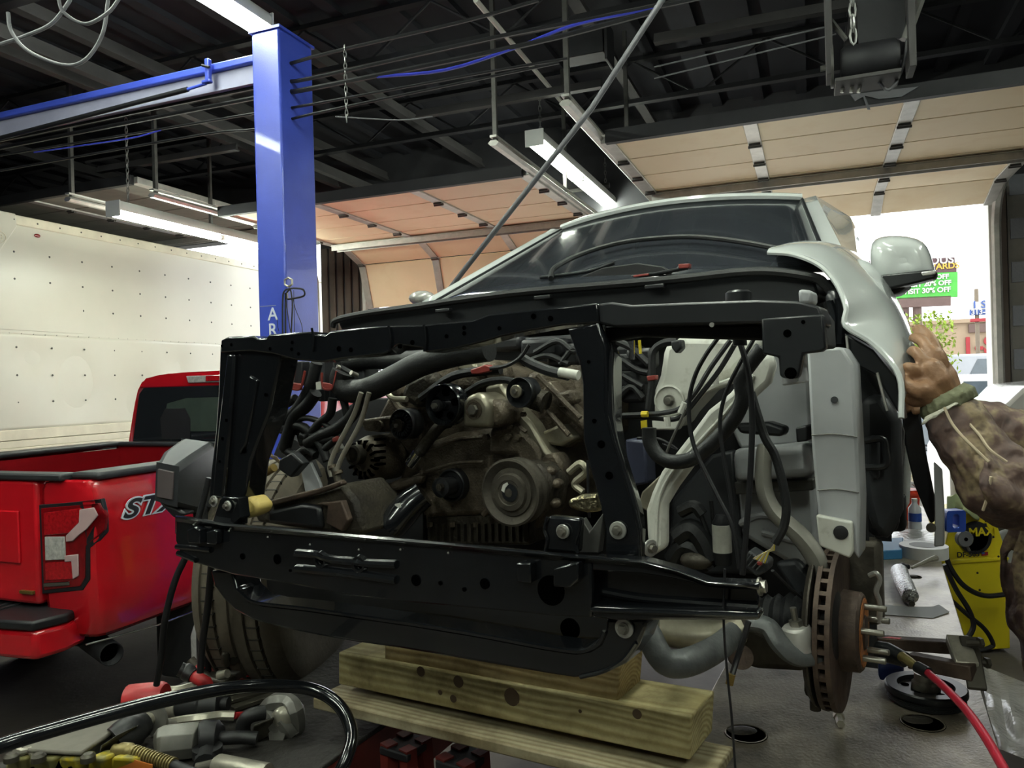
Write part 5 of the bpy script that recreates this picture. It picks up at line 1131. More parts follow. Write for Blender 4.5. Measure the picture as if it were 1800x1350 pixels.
MB().prism([TP(r, 1.955, z) for r, z in ((-.90, 1.885), (-.90, 1.925), (-1.10, 1.925), (-1.10, 1.885))], TF.b * .02).build('brake_lens', 'lens_bright', hl, bevel=.004)
MB().prism([TP(-2.0, b, z) for b, z in ((3.7, .6), (3.7, 1.25), (5.2, 1.2), (5.3, .6))], TF.r * 2.0).build('hood', 'truck_red', tk, bevel=.06)
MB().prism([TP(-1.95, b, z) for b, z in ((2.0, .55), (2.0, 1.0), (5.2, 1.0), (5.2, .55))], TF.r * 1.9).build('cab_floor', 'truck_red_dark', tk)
# running gear
for b in (1.12, 4.5):
    for r, dx in ((-.27, 0), (-1.97, 0)):
        w = MB().lathe([(0, .25), (.01, .36), (.03, .40), (.23, .40), (.25, .36), (.26, .25)], TP(r, b, .40), TF.r, 40).build('tire', 'rubber', tk)
        MB().lathe([(.02, .25), (.06, .22), (.20, .22), (.24, .25)], TP(r, b, .40), TF.r, 24).build('rim', 'tool_dark', w)
        if b < 2 and r > -1:
            for k in range(40):
                a = 2 * pi * k / 40
                for xx in (.06, .13, .2): MB().box(TP(r + xx, b + .40 * cos(a), .40 + .40 * sin(a)), (.05, .022, .012), (TF.r, TF.b * -sin(a) + UP * cos(a), TF.b * cos(a) + UP * sin(a))).build('tread_block', 'rubber', w)
MB().prism([TP(r, .64, z) for r, z in ((-.30, .72), (-.02, .72), (-.02, .24), (-.06, .20), (-.26, .20), (-.30, .24))], TF.b * .02).build('mud_flap', 'black_matte', tk, bevel=.01)
MB().fbox(TF, -1.75, -.25, .1, 1.9, .55, .82).build('frame_rails', 'black_matte', tk)
ex = MB().tube([at(120, 1085, 4.3), at(150, 1118, 4.05), at(196, 1150, 3.78)], .055, 18, cap=False).build('exhaust_pipe', 'steel_dark', tk, solid=.006)
MB().lathe([(0, .05), (.004, .05)], at(188, 1144.5, 3.825), at(196, 1150, 3.78) - at(150, 1118, 4.05), 16).build('exhaust_bore', 'hole', tk)
MB().tube([TP(-.10, .02, .60), TP(.005, .35, .60), TP(.005, .70, .60)], .005, 6).build('lower_trim', 'chrome', tk)

# ================================================================ frame rack treadways, stands, timbers
ZK = .92
def tread(r0, r1, b0, b1, name, label, mat, sidemat):
    root = thing(name, label, 'vehicle rack', DF.p((r0 + r1) / 2, (b0 + b1) / 2, 0), 'treadways of the frame rack')
    MB().fbox(DF, r0, r1, b0, b1, ZK - .012, ZK).build('deck_plate', mat, root, bevel=.003)
    for r in (r0, r1 - .01): MB().fbox(DF, r, r + .01, b0, b1, ZK - .20, ZK - .012).build('side_plate', sidemat, root)
    MB().fbox(DF, r0, r1, b0, b0 + .01, ZK - .20, ZK - .012).build('end_plate', sidemat, root)
    for b in (b0 + .3, b1 - .6):
        for r in (r0 + .08, r1 - .16): MB().fbox(DF, r, r + .08, b, b + .08, 0, ZK - .2).build('leg', 'steel_dark', root)
    return root
rk = tread(-.66, .02, -1.1, 3.9, 'rack_treadway', 'grey steel rack deck with anchor holes under the bare brake rotor', 'deck_steel', 'steel_dark')
for px, py, a, b in ((1311, 1290, .052, .036), (1622, 1271, .052, .036), (1607, 1014, .03, .03)):
    c = pz(px, py, ZK); MB().lathe([(0, a), (.001, a), (.001, a * .9)], c, UP, 28).build('anchor_hole', 'hole', rk); MB().lathe([(.0015, a * .98), (.0025, a * .96), (.0015, a * .9)], c, UP, 28).build('hole_rim', 'deck_steel', rk)
    MB().ell(c + DF.b * a * .25 - DF.r * a * .2 + UP * .0015, (a * .7, a * .5, .0025)).build('hole_dirt', 'cast_iron', rk)
rl = tread(-2.14, -1.40, -1.1, 3.9, 'rack_treadway', 'dark rack deck piled with tools beside the red truck', 'deck_black', 'stand_red')
q = pz(570, 1310, ZK - .1); MB().ell(DF.p(-1.398, DF.b.dot(q - DF.o) + .0, ZK - .09), (.003, .016, .010), (DF.r, DF.b, UP)).build('plate_hole', 'hole', rl)
# timbers under the front crossmember
def beam(tl_, tr_, br_, bl_, b, depth, name, mat, label, knots=()):
    P = [VF(*p, b) for p in (tl_, tr_, br_, bl_)]
    o = MB().prism(P, VB * depth).build(name, mat, None, bevel=.004); tag(o, label, 'timber', 'timbers under the vehicle')
    for x, y, a in knots: MB().lathe([(0, a), (.0012, a)], VF(x, y, b), -VB, 14).build('knot', 'knot', o)
    return o
beam((595, 1146), (1217, 1259), (1213, 1337), (595, 1203), .26, .14, 'timber_beam', 'timber', 'thick pale timber beam across the middle of the wood stack', ((900, 1225, .020), (797, 1228, .009), (774, 1217, .006), (806, 1198, .014), (740, 1180, .012), (1020, 1250, .004), (1120, 1255, .010)))
beam((676, 1090), (1092, 1160), (1086, 1237), (676, 1160), .27, .12, 'timber_block', 'timber_light', 'shorter timber block on top of the wood stack under the black hoop')
pk = beam((550, 1226), (1235, 1392), (1235, 1414), (550, 1246), .205, .20, 'timber_plank', 'plank', 'long flat plank at the bottom of the wood stack')
for k, (px, py) in enumerate(((700, 1314), (800, 1338), )):
    c = VF(px, py, .27); root = thing('jack_stand', ('red steel stand under the plank, left of two', 'red steel stand under the plank, right of two')[k], 'jack stand', Vector((c.x, c.y, 0)), 'red jack stands')
    for sx in (-1, 1):
        a = Vector((c.x, c.y, 0))
        MB().tube([a + VR * sx * .03 + UP * (c.z + .005), a + VR * sx * .06 + VB * .02], .022, 4).build('leg', 'stand_red', root); MB().tube([a + VR * sx * .03 + VB * .06 + UP * (c.z + .005), a + VR * sx * .06 + VB * .10], .022, 4).build('leg', 'stand_red', root)
    MB().box(Vector((c.x, c.y, c.z - .01)) + VB * .03, (.09, .10, .02), (VR, VB, UP)).build('saddle', 'steel_dark', root, bevel=.004)
# ================================================================ things on the right treadway
def D(px, py, hh=0): return pz(px, py, ZK + hh)
ax_d = (DF.r, DF.b, UP)
c = D(1628, 1232, 0)
cp_ = thing('crank_pulley', 'black crankshaft pulley lying flat on the deck by the red hose', 'pulley', c)
MB().lathe([(0, .085), (.004, .094), (.026, .094), (.028, .100), (.040, .100), (.044, .096), (.044, .070), (.034, .066), (.034, .03)], c, UP, 48).build('rim', 'black_satin', cp_)
MB().lathe([(.010, .0955), (.012, .093), (.014, .0955), (.016, .093), (.018, .0955), (.020, .093), (.022, .0955)], c, UP, 48).build('belt_groove', 'black_matte', cp_)
MB().lathe([(.034, .036), (.05, .034), (.055, .028), (.075, .028), (.075, .018), (.05, .018)], c, UP, 28).build('hub', 'tool_steel', cp_)
for k in range(5):
    a = 2 * pi * k / 5; MB().lathe([(.033, .010), (.0355, .010)], c + Vector((cos(a), sin(a), 0)) * .05, UP, 14).build('hub_hole', 'hole', cp_)
# air chuck tool with red hose
at_ = thing('air_tool', 'blue and black air tool lying on the deck against the rotor', 'air tool', D(1570, 1185))
MB().prism([D(1540, 1150, .05), D(1585, 1150, .05), D(1590, 1192, .0), D(1545, 1200, .0)], UP * .04).build('body', 'air_blue', at_, bevel=.01)
MB().tube([at(1543, 1143, 1.86), at(1560, 1147, 1.84), at(1592, 1160, 1.80)], [.022, .024, .018], 14).build('grip', 'black_satin', at_)
MB().tube([at(1585, 1154, 1.79), at(1600, 1164, 1.76), at(1614, 1174, 1.73)], [.012, .011, .009], 12).build('coupler', 'brass', at_)
MB().tube([at(1612, 1172, 1.73), at(1632, 1183, 1.70)], .013, 12).build('hose_end', 'black_satin', at_)
o = MB().tube(sp([at(1630, 1182, 1.70), at(1660, 1208, 1.62), at(1700, 1250, 1.5), at(1735, 1300, 1.38), at(1775, 1370, 1.25)], 6), .0085, 10).build('red_hose', 'hose_red'); tag(o, 'red rubber air hose running off the deck at lower right', 'hose')
# screw clamp
sc = thing('frame_clamp', 'heavy rusty steel frame clamp with bolts at the deck edge', 'clamp', D(1650, 1200))
def bar(a, b, w, hgt, name, mat='rust', par=None, bev=.003):
    a, b = Vector(a), Vector(b); x = (b - a).normalized(); y = x.cross(UP).normalized(); return MB().box((a + b) / 2, ((b - a).length, w, hgt), (x, y, x.cross(y) * -1)).build(name, mat, par or sc, bevel=bev)
bar(at(1535, 1128, 2.05), at(1690, 1138, 1.92), .035, .03, 'upper_bar'); bar(at(1600, 1160, 1.90), at(1712, 1182, 1.78), .035, .035, 'lower_bar')
bar(at(1682, 1122, 1.88), at(1700, 1172, 1.80), .05, .025, 'cross_plate', 'tool_steel'); bar(at(1702, 1120, 1.86), at(1718, 1212, 1.76), .04, .012, 'end_plate', 'tool_dark')
bar(at(1538, 1122, 2.05), at(1585, 1126, 2.0), .02, .012, 'red_edge', 'tool_red')
for p, q in (((1700, 1130), (1724, 1130)), ((1712, 1164), (1736, 1165)), ((1710, 1184), (1722, 1184))):
    MB().tube([at(*p, 1.82), at(*q, 1.80)], .007, 8).build('bolt', 'tool_dark', sc); MB().tube([at(q[0] - 4, q[1], 1.80), at(q[0] + 2, q[1], 1.80)], .013, 6).build('bolt_head', 'tool_dark', sc)
# paper, wrapped bundle, tape rolls
P = [D(1545, 1063, .004), D(1556, 1081, .001), D(1640, 1087, .001), D(1669, 1076, .003), D(1650, 1063, .002), D(1640, 1067, .001), D(1600, 1067, .002)]
tag(MB().prism(P, UP * .0015).build('grey_sheet', 'paper_grey'), 'flat grey piece of paper on the deck', 'paper')
wr = thing('wrapped_bundle', 'silver foil-wrapped bundle lying on the deck', 'bundle', D(1590, 1040))
MB().tube(sp([D(1580, 1000, .02), D(1583, 1012, .036), D(1590, 1028, .037), D(1598, 1044, .036), D(1602, 1052, .030)], 4), [.02, .036, .034, .034, .032, .03, .012], 14).build('foil_body', 'foil_silver', wr)
MB().tube(sp([D(1578, 1006, .02), D(1585, 998, .03), D(1596, 996, .03)], 3), [.012, .02, .012], 8).build('tied_end', 'black_satin', wr); MB().tube([D(1594, 1056, .01), D(1603, 1062, .01)], .012, 8).build('tail', 'tool_dark', wr)
tp = thing('tape_roll', 'wide roll of white masking tape lying on the deck', 'tape', D(1624, 992))
c = D(1624, 978, .0); MB().lathe([(0, .062), (0, .105), (.055, .105), (.055, .062)], c, UP, 44).build('roll', 'tape_white', tp); MB().lathe([(.02, .055), (.02, .062), (.056, .062), (.056, .055)], c, UP, 36).build('core', 'paper_grey', tp)
c = D(1616, 965, 0); tag(MB().prism([D(1541, 985), D(1586, 983), D(1588, 960), D(1543, 962)], UP * .045).build('blue_tape_box', 'tape_blue', bevel=.004), 'blue box beside the white tape roll', 'box')
tag(MB().tube([D(1603, 998, .06), D(1632, 985, .065), D(1645, 981, .066)], [.006, .009, .014], 8).build('steel_chisel', 'tool_steel'), 'small steel chisel resting on the white tape roll', 'chisel')
wb_ = thing('water_bottle', 'clear plastic water bottle with a blue label on the deck', 'bottle', D(1609, 938))
c = D(1609, 938); MB().lathe([(0, .028), (.004, .033), (.05, .033), (.055, .031), (.10, .033), (.14, .032), (.165, .014), (.18, .013)], c, UP, 26).build('body', 'bottle_clear', wb_, solid=.001); MB().lathe([(.07, .0338), (.115, .0338)], c, UP, 26).build('label_band', 'bottle_blue', wb_); MB().lathe([(.178, .015), (.192, .015)], c, UP, 16).build('bottle_cap', 'label_white', wb_)
c = D(1596, 912); bk = thing('orange_bucket', 'small orange bucket behind the water bottle', 'bucket', c); MB().lathe([(0, .055), (.15, .07), (.15, .078), (.165, .078), (.165, .070), (.18, .072)], c, UP, 26).build('bucket', 'bucket_orange', bk); MB().tube(sp([c + Vector((-.07, 0, .17)), c + Vector((0, -.04, .215)), c + Vector((.07, 0, .17))], 5), .003, 6).build('bail', 'galv', bk)
rows = [[D(1520 + 20 * i, 930 + 9 * j, .02 + .03 * random.random()) for i in range(8)] for j in range(5)]
tag(MB().grid(rows).build('plastic_wrap', 'plastic_clear', sub=2), 'crumpled clear plastic wrap on the deck behind the tape', 'plastic wrap')
m = MB().tube([D(1475, 1262, .01), D(1478, 1273, .012)], .010, 6); m.tube([D(1475, 1262, .01), D(1474, 1256, .012)], .014, 6); tag(m.build('loose_bolt', 'tool_steel'), 'loose bolt lying on the deck below the rotor', 'bolt')
# ================================================================ yellow dent puller, clamp, cloth
YD = 4.85
my = thing('yellow_dent_puller', 'yellow dent pulling machine standing on the floor at right', 'machine', Vector((at(1720, 1140, YD).x, YD + .2, 0)))
def ym(pts, d, th, name, mat, par=None, bev=.006): return MB().prism([at(x, y, d) for x, y in pts], Vector((.12, .99, 0)) * th).build(name, mat, par or my, bevel=bev)
ym([(1650, 985), (1772, 978), (1776, 1140), (1655, 1148)], YD, .45, 'cabinet', 'welder_yellow')
ym([(1655, 985), (1672, 915), (1690, 903), (1738, 897), (1746, 902), (1772, 979)], YD + .01, .35, 'control_head', 'welder_yellow')
ym([(1650, 988), (1774, 980), (1774, 984), (1650, 993)], YD - .012, .02, 'cabinet_lip', 'welder_yellow', None, .002)
cl = at(1714, 945, YD); MB().lathe([(0, .085), (.003, .085), (.003, .105), (0, .105)], cl, Vector((0, -1, 0)), 36).build('logo_ring', 'black_matte', my)
ym([(1694, 925), (1734, 920), (1738, 938), (1696, 945)], YD - .004, .004, 'logo_panel', 'black_matte', None, 0)
xr = Vector((1, 0, .03))
text('logo_text', 'MAXI', at(1703, 943, YD - .006), xr, UP, .075, 'welder_yellow', my, .001, .002); text('model_text', 'DF-505', at(1682, 980, YD - .004), xr, UP, .048, 'black_matte', my, .001, .001)
ym([(1726, 971), (1737, 970), (1737, 976), (1726, 977)], YD - .003, .003, 'flag_panel', 'sign_red', None, 0); ym([(1726, 971), (1731, 970.5), (1731, 973.5), (1726, 974)], YD - .004, .003, 'flag_corner', 'sign_blue', None, 0)
for x, y in ((1729, 905), (1733, 916), (1746, 944), (1755, 978), (1718, 1007), (1722, 1037)): MB().lathe([(0, .022 if x == 1729 else .007), (.004, .02 if x == 1729 else .006)], at(x, y, YD), Vector((0, -1, 0)), 14).build('screw', 'black_matte', my)
for pts, r in (([(1662, 975), (1672, 1000), (1695, 1030), (1730, 1047), (1775, 1044)], .016), ([(1660, 992), (1680, 1035), (1702, 1070), (1711, 1095), (1708, 1110), (1700, 1122)], .016), ([(1672, 1055), (1700, 1080), (1730, 1105), (1745, 1130), (1740, 1138), (1715, 1145)], .014)):
    MB().tube(sp([at(x, y, YD - .12) for x, y in pts], 6), r, 8).build('weld_cable', 'cable_black', my)
kn = at(1692, 946, YD - .12); gl = thing('pull_tool', 'blue square pull tool hanging before the yellow machine', 'pulling tool', at(1682, 935, YD - .15))
def sq(x0, y0, x1, y1): return [(x0 + 3, y0), (x1 - 3, y0 - 1), (x1, y0 + 3), (x1, y1 - 4), (x1 - 3, y1), (x0 + 3, y1 + 1), (x0, y1 - 3), (x0, y0 + 4)]
O_ = [at(x, y, YD - .22) for x, y in sq(1664, 898, 1698, 935)]; I_ = [at(x, y, YD - .22) for x, y in sq(1675, 905, 1686, 928)]
e = Vector((0, .08, 0)); MB().grid([O_, I_, [p + e for p in I_], [p + e for p in O_], O_], True).build('loop', 'clamp_blue', gl, bevel=.004)
MB().lathe([(0, .05), (.03, .05), (.035, .045)], kn, Vector((0, -1, 0)), 22).build('knob', 'grey_knob', gl); MB().lathe([(.036, .012), (.038, .012)], kn, Vector((0, -1, 0)), 10).build('knob_hole', 'hole', gl); MB().tube([kn + Vector((0, -.01, 0)), at(1704, 968, YD - .12)], .008, 6).build('lever', 'grey_knob', gl)
cl_rows = []
for i in range(9):
    q = i / 8; x = 1664 + 58 * q; top = 870 + 26 * max(0, q - .45) ** 1.1 * 1.6 + 3 * sin(i * 2.1)
    cl_rows.append([at(x, top + 30 * j / 5 + 2 * sin(i * 1.7 + j), YD - .03 + .06 * j / 5 * sin(i) - .04 * j / 5) for j in range(6)] + [at(x, top - 1, YD + .3)])
tag(MB().grid(cl_rows).build('green_cloth', 'cloth_green', solid=.004, sub=1), 'pale green cloth draped over the top of the yellow machine', 'cloth')
rows = [[pz(1722 + 15 * i + 4 * j, 1168 + 24 * j + 6 * i, .02 + .10 * random.random()) for i in range(9)] for j in range(7)]
tag(MB().grid(rows).build('plastic_sheet', 'plastic_clear', sub=2), 'crumpled clear plastic sheet on the floor beside the deck', 'plastic sheet')
# white vehicle inside at the far right
wf = Fr(21.5, *at(1765, 960, 6.2).xy); wc = thing('white_car', 'white vehicle nose with alloy wheel at the far right edge', 'car', wf.p(.9, 0, 0))
MB().prism([wf.p(x, -.35, z) for x, z in ((-.42, 1.12), (-.30, 1.38), (-.02, 1.55), (.10, 1.68), (.5, 1.72), (2.2, 1.78), (2.2, .45), (.6, .45), (.48, .75), (.2, .92), (-.1, .90), (-.36, .72), (-.42, .5))], wf.b * 1.3).build('body', 'car_white', wc, bevel=.05)
MB().tube([wf.p(-.38, -.36, 1.33), wf.p(.0, -.37, 1.42), wf.p(.6, -.37, 1.62)], .006, 6).build('hood_gap', 'hole', wc)
w = MB().lathe([(0, .24), (.01, .34), (.22, .34), (.23, .24)], wf.p(.02, -.36, .34), wf.b, 36).build('tire', 'rubber', wc)
for k in range(5):
    a = 2 * pi * k / 5; c = wf.p(.02, -.365, .34); d = wf.r * cos(a) + UP * sin(a); e = wf.r * -sin(a) + UP * cos(a)
    MB().prism([c + e * .035, c + d * .22 + e * .06, c + d * .24, c + d * .22 - e * .06, c - e * .035], wf.b * .03).build('rim_spoke', 'car_silver', w, bevel=.006)
MB().lathe([(-.008, .215), (-.01, .235), (-.004, .25), (.02, .25)], wf.p(.02, -.36, .34), wf.b, 36).build('rim_edge', 'car_silver', w)

# ================================================================ tools on the left treadway
def tube_t(pts, r, name, mat, par, n=12, spn=4): return MB().tube(sp([D(*p) for p in pts], spn), r, n).build(name, mat, par)
iw = thing('impact_wrench', 'grey and black air impact wrench lying among the tools', 'impact wrench', D(330, 1310))
MB().tube([D(273, 1310, .04), D(280, 1308, .04), D(290, 1306, .042), D(345, 1300, .042), D(352, 1300, .042)], [.026, .038, .043, .043, .040], 8).build('motor_housing', 'tool_grey', iw, bevel=.006)
MB().tube([D(350, 1300, .042), D(356, 1299, .042), D(383, 1296, .042), D(388, 1296, .042)], [.040, .044, .040, .028], 18).build('nose', 'tool_black', iw)
tube_t([(386, 1297, .04), (400, 1297, .04), (430, 1296, .035), (452, 1298, .03)], .016, 'anvil', 'tool_black', iw)
MB().lathe([(0, .034), (.02, .034)], D(365, 1328, .02), UP, 24).build('trigger_guard', 'tool_black', iw); tube_t([(365, 1320, .02), (360, 1345, .02)], .026, 'grip', 'tool_black', iw)
pc_ = thing('pull_clamp', 'dark curved pull clamp at the tip of the impact wrench', 'clamp', D(460, 1290))
tube_t([(428, 1292, .03), (428, 1272, .06), (440, 1258, .08), (465, 1252, .08)], .018, 'bow', 'tool_black', pc_)
MB().prism([D(440, 1300, .0), D(443, 1275, .04), D(478, 1263, .06), D(480, 1292, .0), D(446, 1306, .0)], DF.b * .05).build('pad', 'tool_dark', pc_, bevel=.008)
jc = thing('jaw_clamp', 'worn steel jaw clamp lying at the right of the tools', 'clamp', D(500, 1285))
for pts in ([(468, 1248, .05), (482, 1234, .08), (505, 1234, .08), (520, 1248, .07), (522, 1275, .02), (512, 1285, .01)], [(470, 1252, .05), (482, 1266, .04), (490, 1288, .01), (486, 1294, .01)], [(495, 1262, .05), (505, 1275, .03), (512, 1285, .01)]): tube_t(pts, .022, 'jaw', 'tool_grey', jc, 7)
MB().ell(D(498, 1262, .05), (.03, .02, .03)).build('pivot', 'tool_steel', jc)
def pliers(base, label, sc_=1.0, red=False):
    p = thing('locking_pliers', label, 'pliers', D(*base[2]))
    tube_t(base, .012 * sc_, 'upper_handle', 'tool_steel', p, 6)
    tube_t([(x, y + 14 + 6 * sin(k * 1.4), z * .5) for k, (x, y, z) in enumerate(base[:4])], .010 * sc_, 'lower_handle', 'tool_dark', p, 6)
    MB().ell(D(base[0][0] + 4, base[0][1] + 6, .02), (.045 * sc_, .02, .02)).build('jaw', 'tool_dark', p); MB().lathe([(0, .010), (.006, .008)], D(base[1][0], base[1][1], .03), UP, 12).build('rivet', 'chrome', p)
    if red: tube_t([base[-1], (base[-1][0] + 16, base[-1][1] - 1, .02)], .009, 'adjuster', 'tool_red', p)
pliers([(290, 1272, .02), (322, 1266, .035), (355, 1262, .04), (385, 1258, .035), (412, 1258, .03)], 'steel locking pliers with a red tip in the middle of the tools', 1, True)
pliers([(275, 1210, .02), (300, 1212, .03), (318, 1210, .03), (334, 1206, .03), (345, 1204, .03)], 'small steel locking pliers above the red air tool', .8)
ra = thing('red_air_tool', 'red cylinder air tool with a black nose behind the thick hose', 'air tool', D(300, 1240))
MB().tube([D(224, 1232, .04), D(228, 1231, .04), D(284, 1226, .05), D(290, 1226, .05)], [.034, .042, .042, .036], 18).build('barrel', 'tool_red', ra)
MB().tube([D(290, 1236, .04), D(330, 1240, .04), D(352, 1239, .04), D(356, 1239, .04), D(386, 1237, .04), D(390, 1237, .04), D(402, 1237, .04)], [.03, .034, .034, .04, .04, .018, .018], 18).build('nose', 'tool_black', ra); MB().tube([D(300, 1238, .04), D(318, 1239, .04)], .036, 14).build('collar', 'tool_steel', ra)
rh = thing('red_handle_tool', 'red and black handled tool pointing up left in the tool pile', 'hand tool', D(350, 1200))
tube_t([(372, 1206, .03), (355, 1196, .05), (338, 1187, .06)], .018, 'handle', 'tool_red', rh); tube_t([(340, 1188, .06), (328, 1181, .07), (316, 1176, .08)], [.021, .024, .02], 'grip', 'tool_black', rh)
wh = thing('wood_handle_hammer', 'wooden handled hammer with a red band in the tool pile', 'hammer', D(355, 1190))
tube_t([(335, 1160, .09), (352, 1180, .06), (372, 1198, .04)], .014, 'handle', 'cast_iron', wh); tube_t([(348, 1176, .065), (358, 1184, .055)], .022, 'band', 'tool_red', wh); MB().box(D(384, 1202, .03), (.10, .05, .05), ax_d).build('head', 'tool_dark', wh, bevel=.008)
bc = thing('steel_block_clamp', 'small weathered steel block with screw in the tool pile', 'clamp', D(395, 1195)); MB().prism([D(374, 1202, .02), D(378, 1180, .06), D(412, 1184, .06), D(414, 1200, .02)], DF.b * .05).build('block', 'tool_grey', bc, bevel=.006); tube_t([(385, 1188, .08), (400, 1184, .09)], .012, 'screw', 'tool_steel', bc)
tube_t([(398, 1168, .09), (396, 1152, .12), (402, 1146, .12), (409, 1152, .11), (412, 1162, .10)], .012, 'hook', 'tool_dark', bc)
rb = thing('red_box_lid', 'flat dusty red metal case behind the tool pile', 'case', D(425, 1180)); MB().prism([D(360, 1180), D(408, 1160), D(470, 1196), D(420, 1210)], UP * .03).build('case', 'stand_red', rb, bevel=.004); MB().prism([D(408, 1164, .032), D(425, 1172, .032), D(440, 1190, .032), D(428, 1190, .032)], UP * .004).build('decal', 'tool_red', rb)
sb = thing('spray_bottle', 'clear bag with purple label behind the tools by the tire', 'bottle', D(375, 1165)); MB().lathe([(0, .05), (.01, .06), (.10, .06), (.15, .045), (.17, .02)], D(372, 1168), UP, 20).build('body', 'plastic_clear', sb); MB().lathe([(.04, .0615), (.11, .0615)], D(380, 1168), UP, 20).build('label', 'sign_blue', sb)
for k, (a, b, lb_) in enumerate((((408, 1246, .01), (492, 1218, .01), 'long flat steel bar behind the jaw clamp, lower of two'), ((400, 1232, .01), (470, 1214, .01), 'long flat steel bar behind the jaw clamp, upper of two'))):
    a, b = D(*a), D(*b); x = (b - a).normalized(); y = x.cross(UP); tag(MB().box((a + b) / 2, ((b - a).length, .03, .012), (x, y, UP)).build('flat_bar', 'tool_dark', bevel=.002), lb_, 'bar', 'flat steel bars')
gt = thing('angle_grinder', 'black grinder with a steel disc behind the grey tray', 'grinder', D(240, 1290)); tube_t([(205, 1305, .04), (225, 1290, .05), (245, 1275, .05)], [.04, .042, .036], 'body', 'tool_black', gt, 16); tube_t([(245, 1276, .05), (262, 1264, .05)], .018, 'spindle', 'tool_steel', gt); MB().lathe([(0, .045), (.008, .045)], D(268, 1264, .05), D(268, 1264, .05) - D(245, 1276, .05), 24).build('disc', 'tool_grey', gt)
ty = thing('grey_part_tray', 'dusty grey plastic tray with slots at the lower left', 'tray', D(130, 1320))
MB().prism([D(x, y, .066) for x, y in ((35, 1316), (72, 1290), (205, 1262), (232, 1262), (142, 1322))], -UP * .010).build('lid', 'dusty_grey', ty, bevel=.004)
MB().prism([D(x, y, .056) for x, y in ((42, 1316), (76, 1293), (205, 1266), (222, 1266), (140, 1320))], -UP * .056).build('side', 'tool_grey', ty, bevel=.004)
for k in range(4): MB().box(D(60 + k * 22, 1318 + k, .056) - UP * .027 - DF.b * .0, (.012, .012, .036), ax_d).build('slot', 'hole', ty)
MB().prism([D(170, 1335, 0), D(175, 1312, .07), D(205, 1292, .08), D(212, 1310, 0)], DF.b * .06).build('latch_block', 'dusty_grey', ty, bevel=.006)
yc = thing('yellow_worn_clamp', 'worn yellow painted clamp base at the bottom left', 'clamp', D(120, 1350))
for x0, x1 in ((5, 40), (45, 95), (98, 140), (150, 185), (190, 245)): MB().prism([D(x0, 1356, 0), D(x0 + 3, 1332, .05), D(x1 - 3, 1335, .05), D(x1, 1362, 0)], DF.b * .05).build('base_block', 'yellow_worn', yc, bevel=.01)
for x in (20, 68, 155): MB().lathe([(0, .016), (.012, .016), (.018, .010)], D(x, 1338, .05), UP, 14).build('knuckle', 'tool_dark', yc)
MB().tube([D(28, 1318, .06), D(40, 1322, .06), D(52, 1318, .06), D(60, 1326, .05)], .008, 8).build('wire_link', 'tool_steel', yc)
sh_ = thing('spring_hose', 'brass spring-guarded air hose end at the bottom', 'hose', D(260, 1335))
tube_t([(200, 1318, .05), (225, 1320, .05), (238, 1322, .05)], [.013, .018, .014], 'fitting', 'brass', sh_); tube_t([(236, 1322, .05), (305, 1345, .04)], .011, 'core', 'tool_dark', sh_)
for k in range(15): q = k / 14; MB().lathe([(-.003, .011), (-.0015, .016), (.0015, .016), (.003, .011)], D(238 + 66 * q, 1322 + 22 * q, .05 - .01 * q), D(305, 1345, .04) - D(236, 1322, .05), 14).build('spring_coil', 'brass', sh_)
tube_t([(302, 1344, .04), (335, 1358, .03), (380, 1372, .03)], .013, 'hose', 'cable_black', sh_)
st_ = thing('engraved_socket', 'steel cylinder with an engraved round mark at the bottom edge', 'socket', D(420, 1350)); MB().tube([D(378, 1344, .035), D(384, 1345, .035), D(470, 1362, .035)], [.018, .024, .024], 18).build('barrel', 'tool_steel', st_); MB().tube([D(345, 1352, .03), D(376, 1345, .035)], .013, 12).build('tip', 'tool_dark', st_)
tag(MB().prism([D(200, 1360, 0), D(225, 1345, .03), D(270, 1358, .03), D(250, 1370, 0)], UP * .02).build('orange_wedge', 'orange', bevel=.004), 'orange plastic wedge at the very bottom under the spring hose', 'wedge')
o = MB().tube(sp([at(-420, 1440, 1.25), at(-60, 1330, 1.35), at(60, 1292, 1.42), at(250, 1240, 1.52), at(400, 1210, 1.62), at(500, 1206, 1.70), at(560, 1216, 1.72), at(600, 1245, 1.70), at(618, 1290, 1.66), at(608, 1335, 1.62), at(585, 1380, 1.60)], 7), .0145, 12).build('black_air_hose', 'paint_black'); tag(o, 'thick shiny black hose arching over the tools', 'hose')
tag(MB().tube(sp([at(275, 1204, 2.05), at(284, 1150, 2.03), at(290, 1090, 2.0), at(308, 1020, 1.98), at(335, 960, 1.98), at(352, 900, 1.98), at(368, 840, 1.98)], 6), .0085, 10).build('hanging_black_cable', 'cable_black'), 'black cable hanging beside the red truck fender', 'cable')
tag(MB().tube(sp([at(372, 990, 2.06), at(366, 1060, 2.08), at(356, 1130, 2.10), at(352, 1182, 2.10)], 5), .0095, 10).build('hanging_black_cable', 'cable_black'), 'grey-black cable hanging just left of the dusty front tire', 'cable')
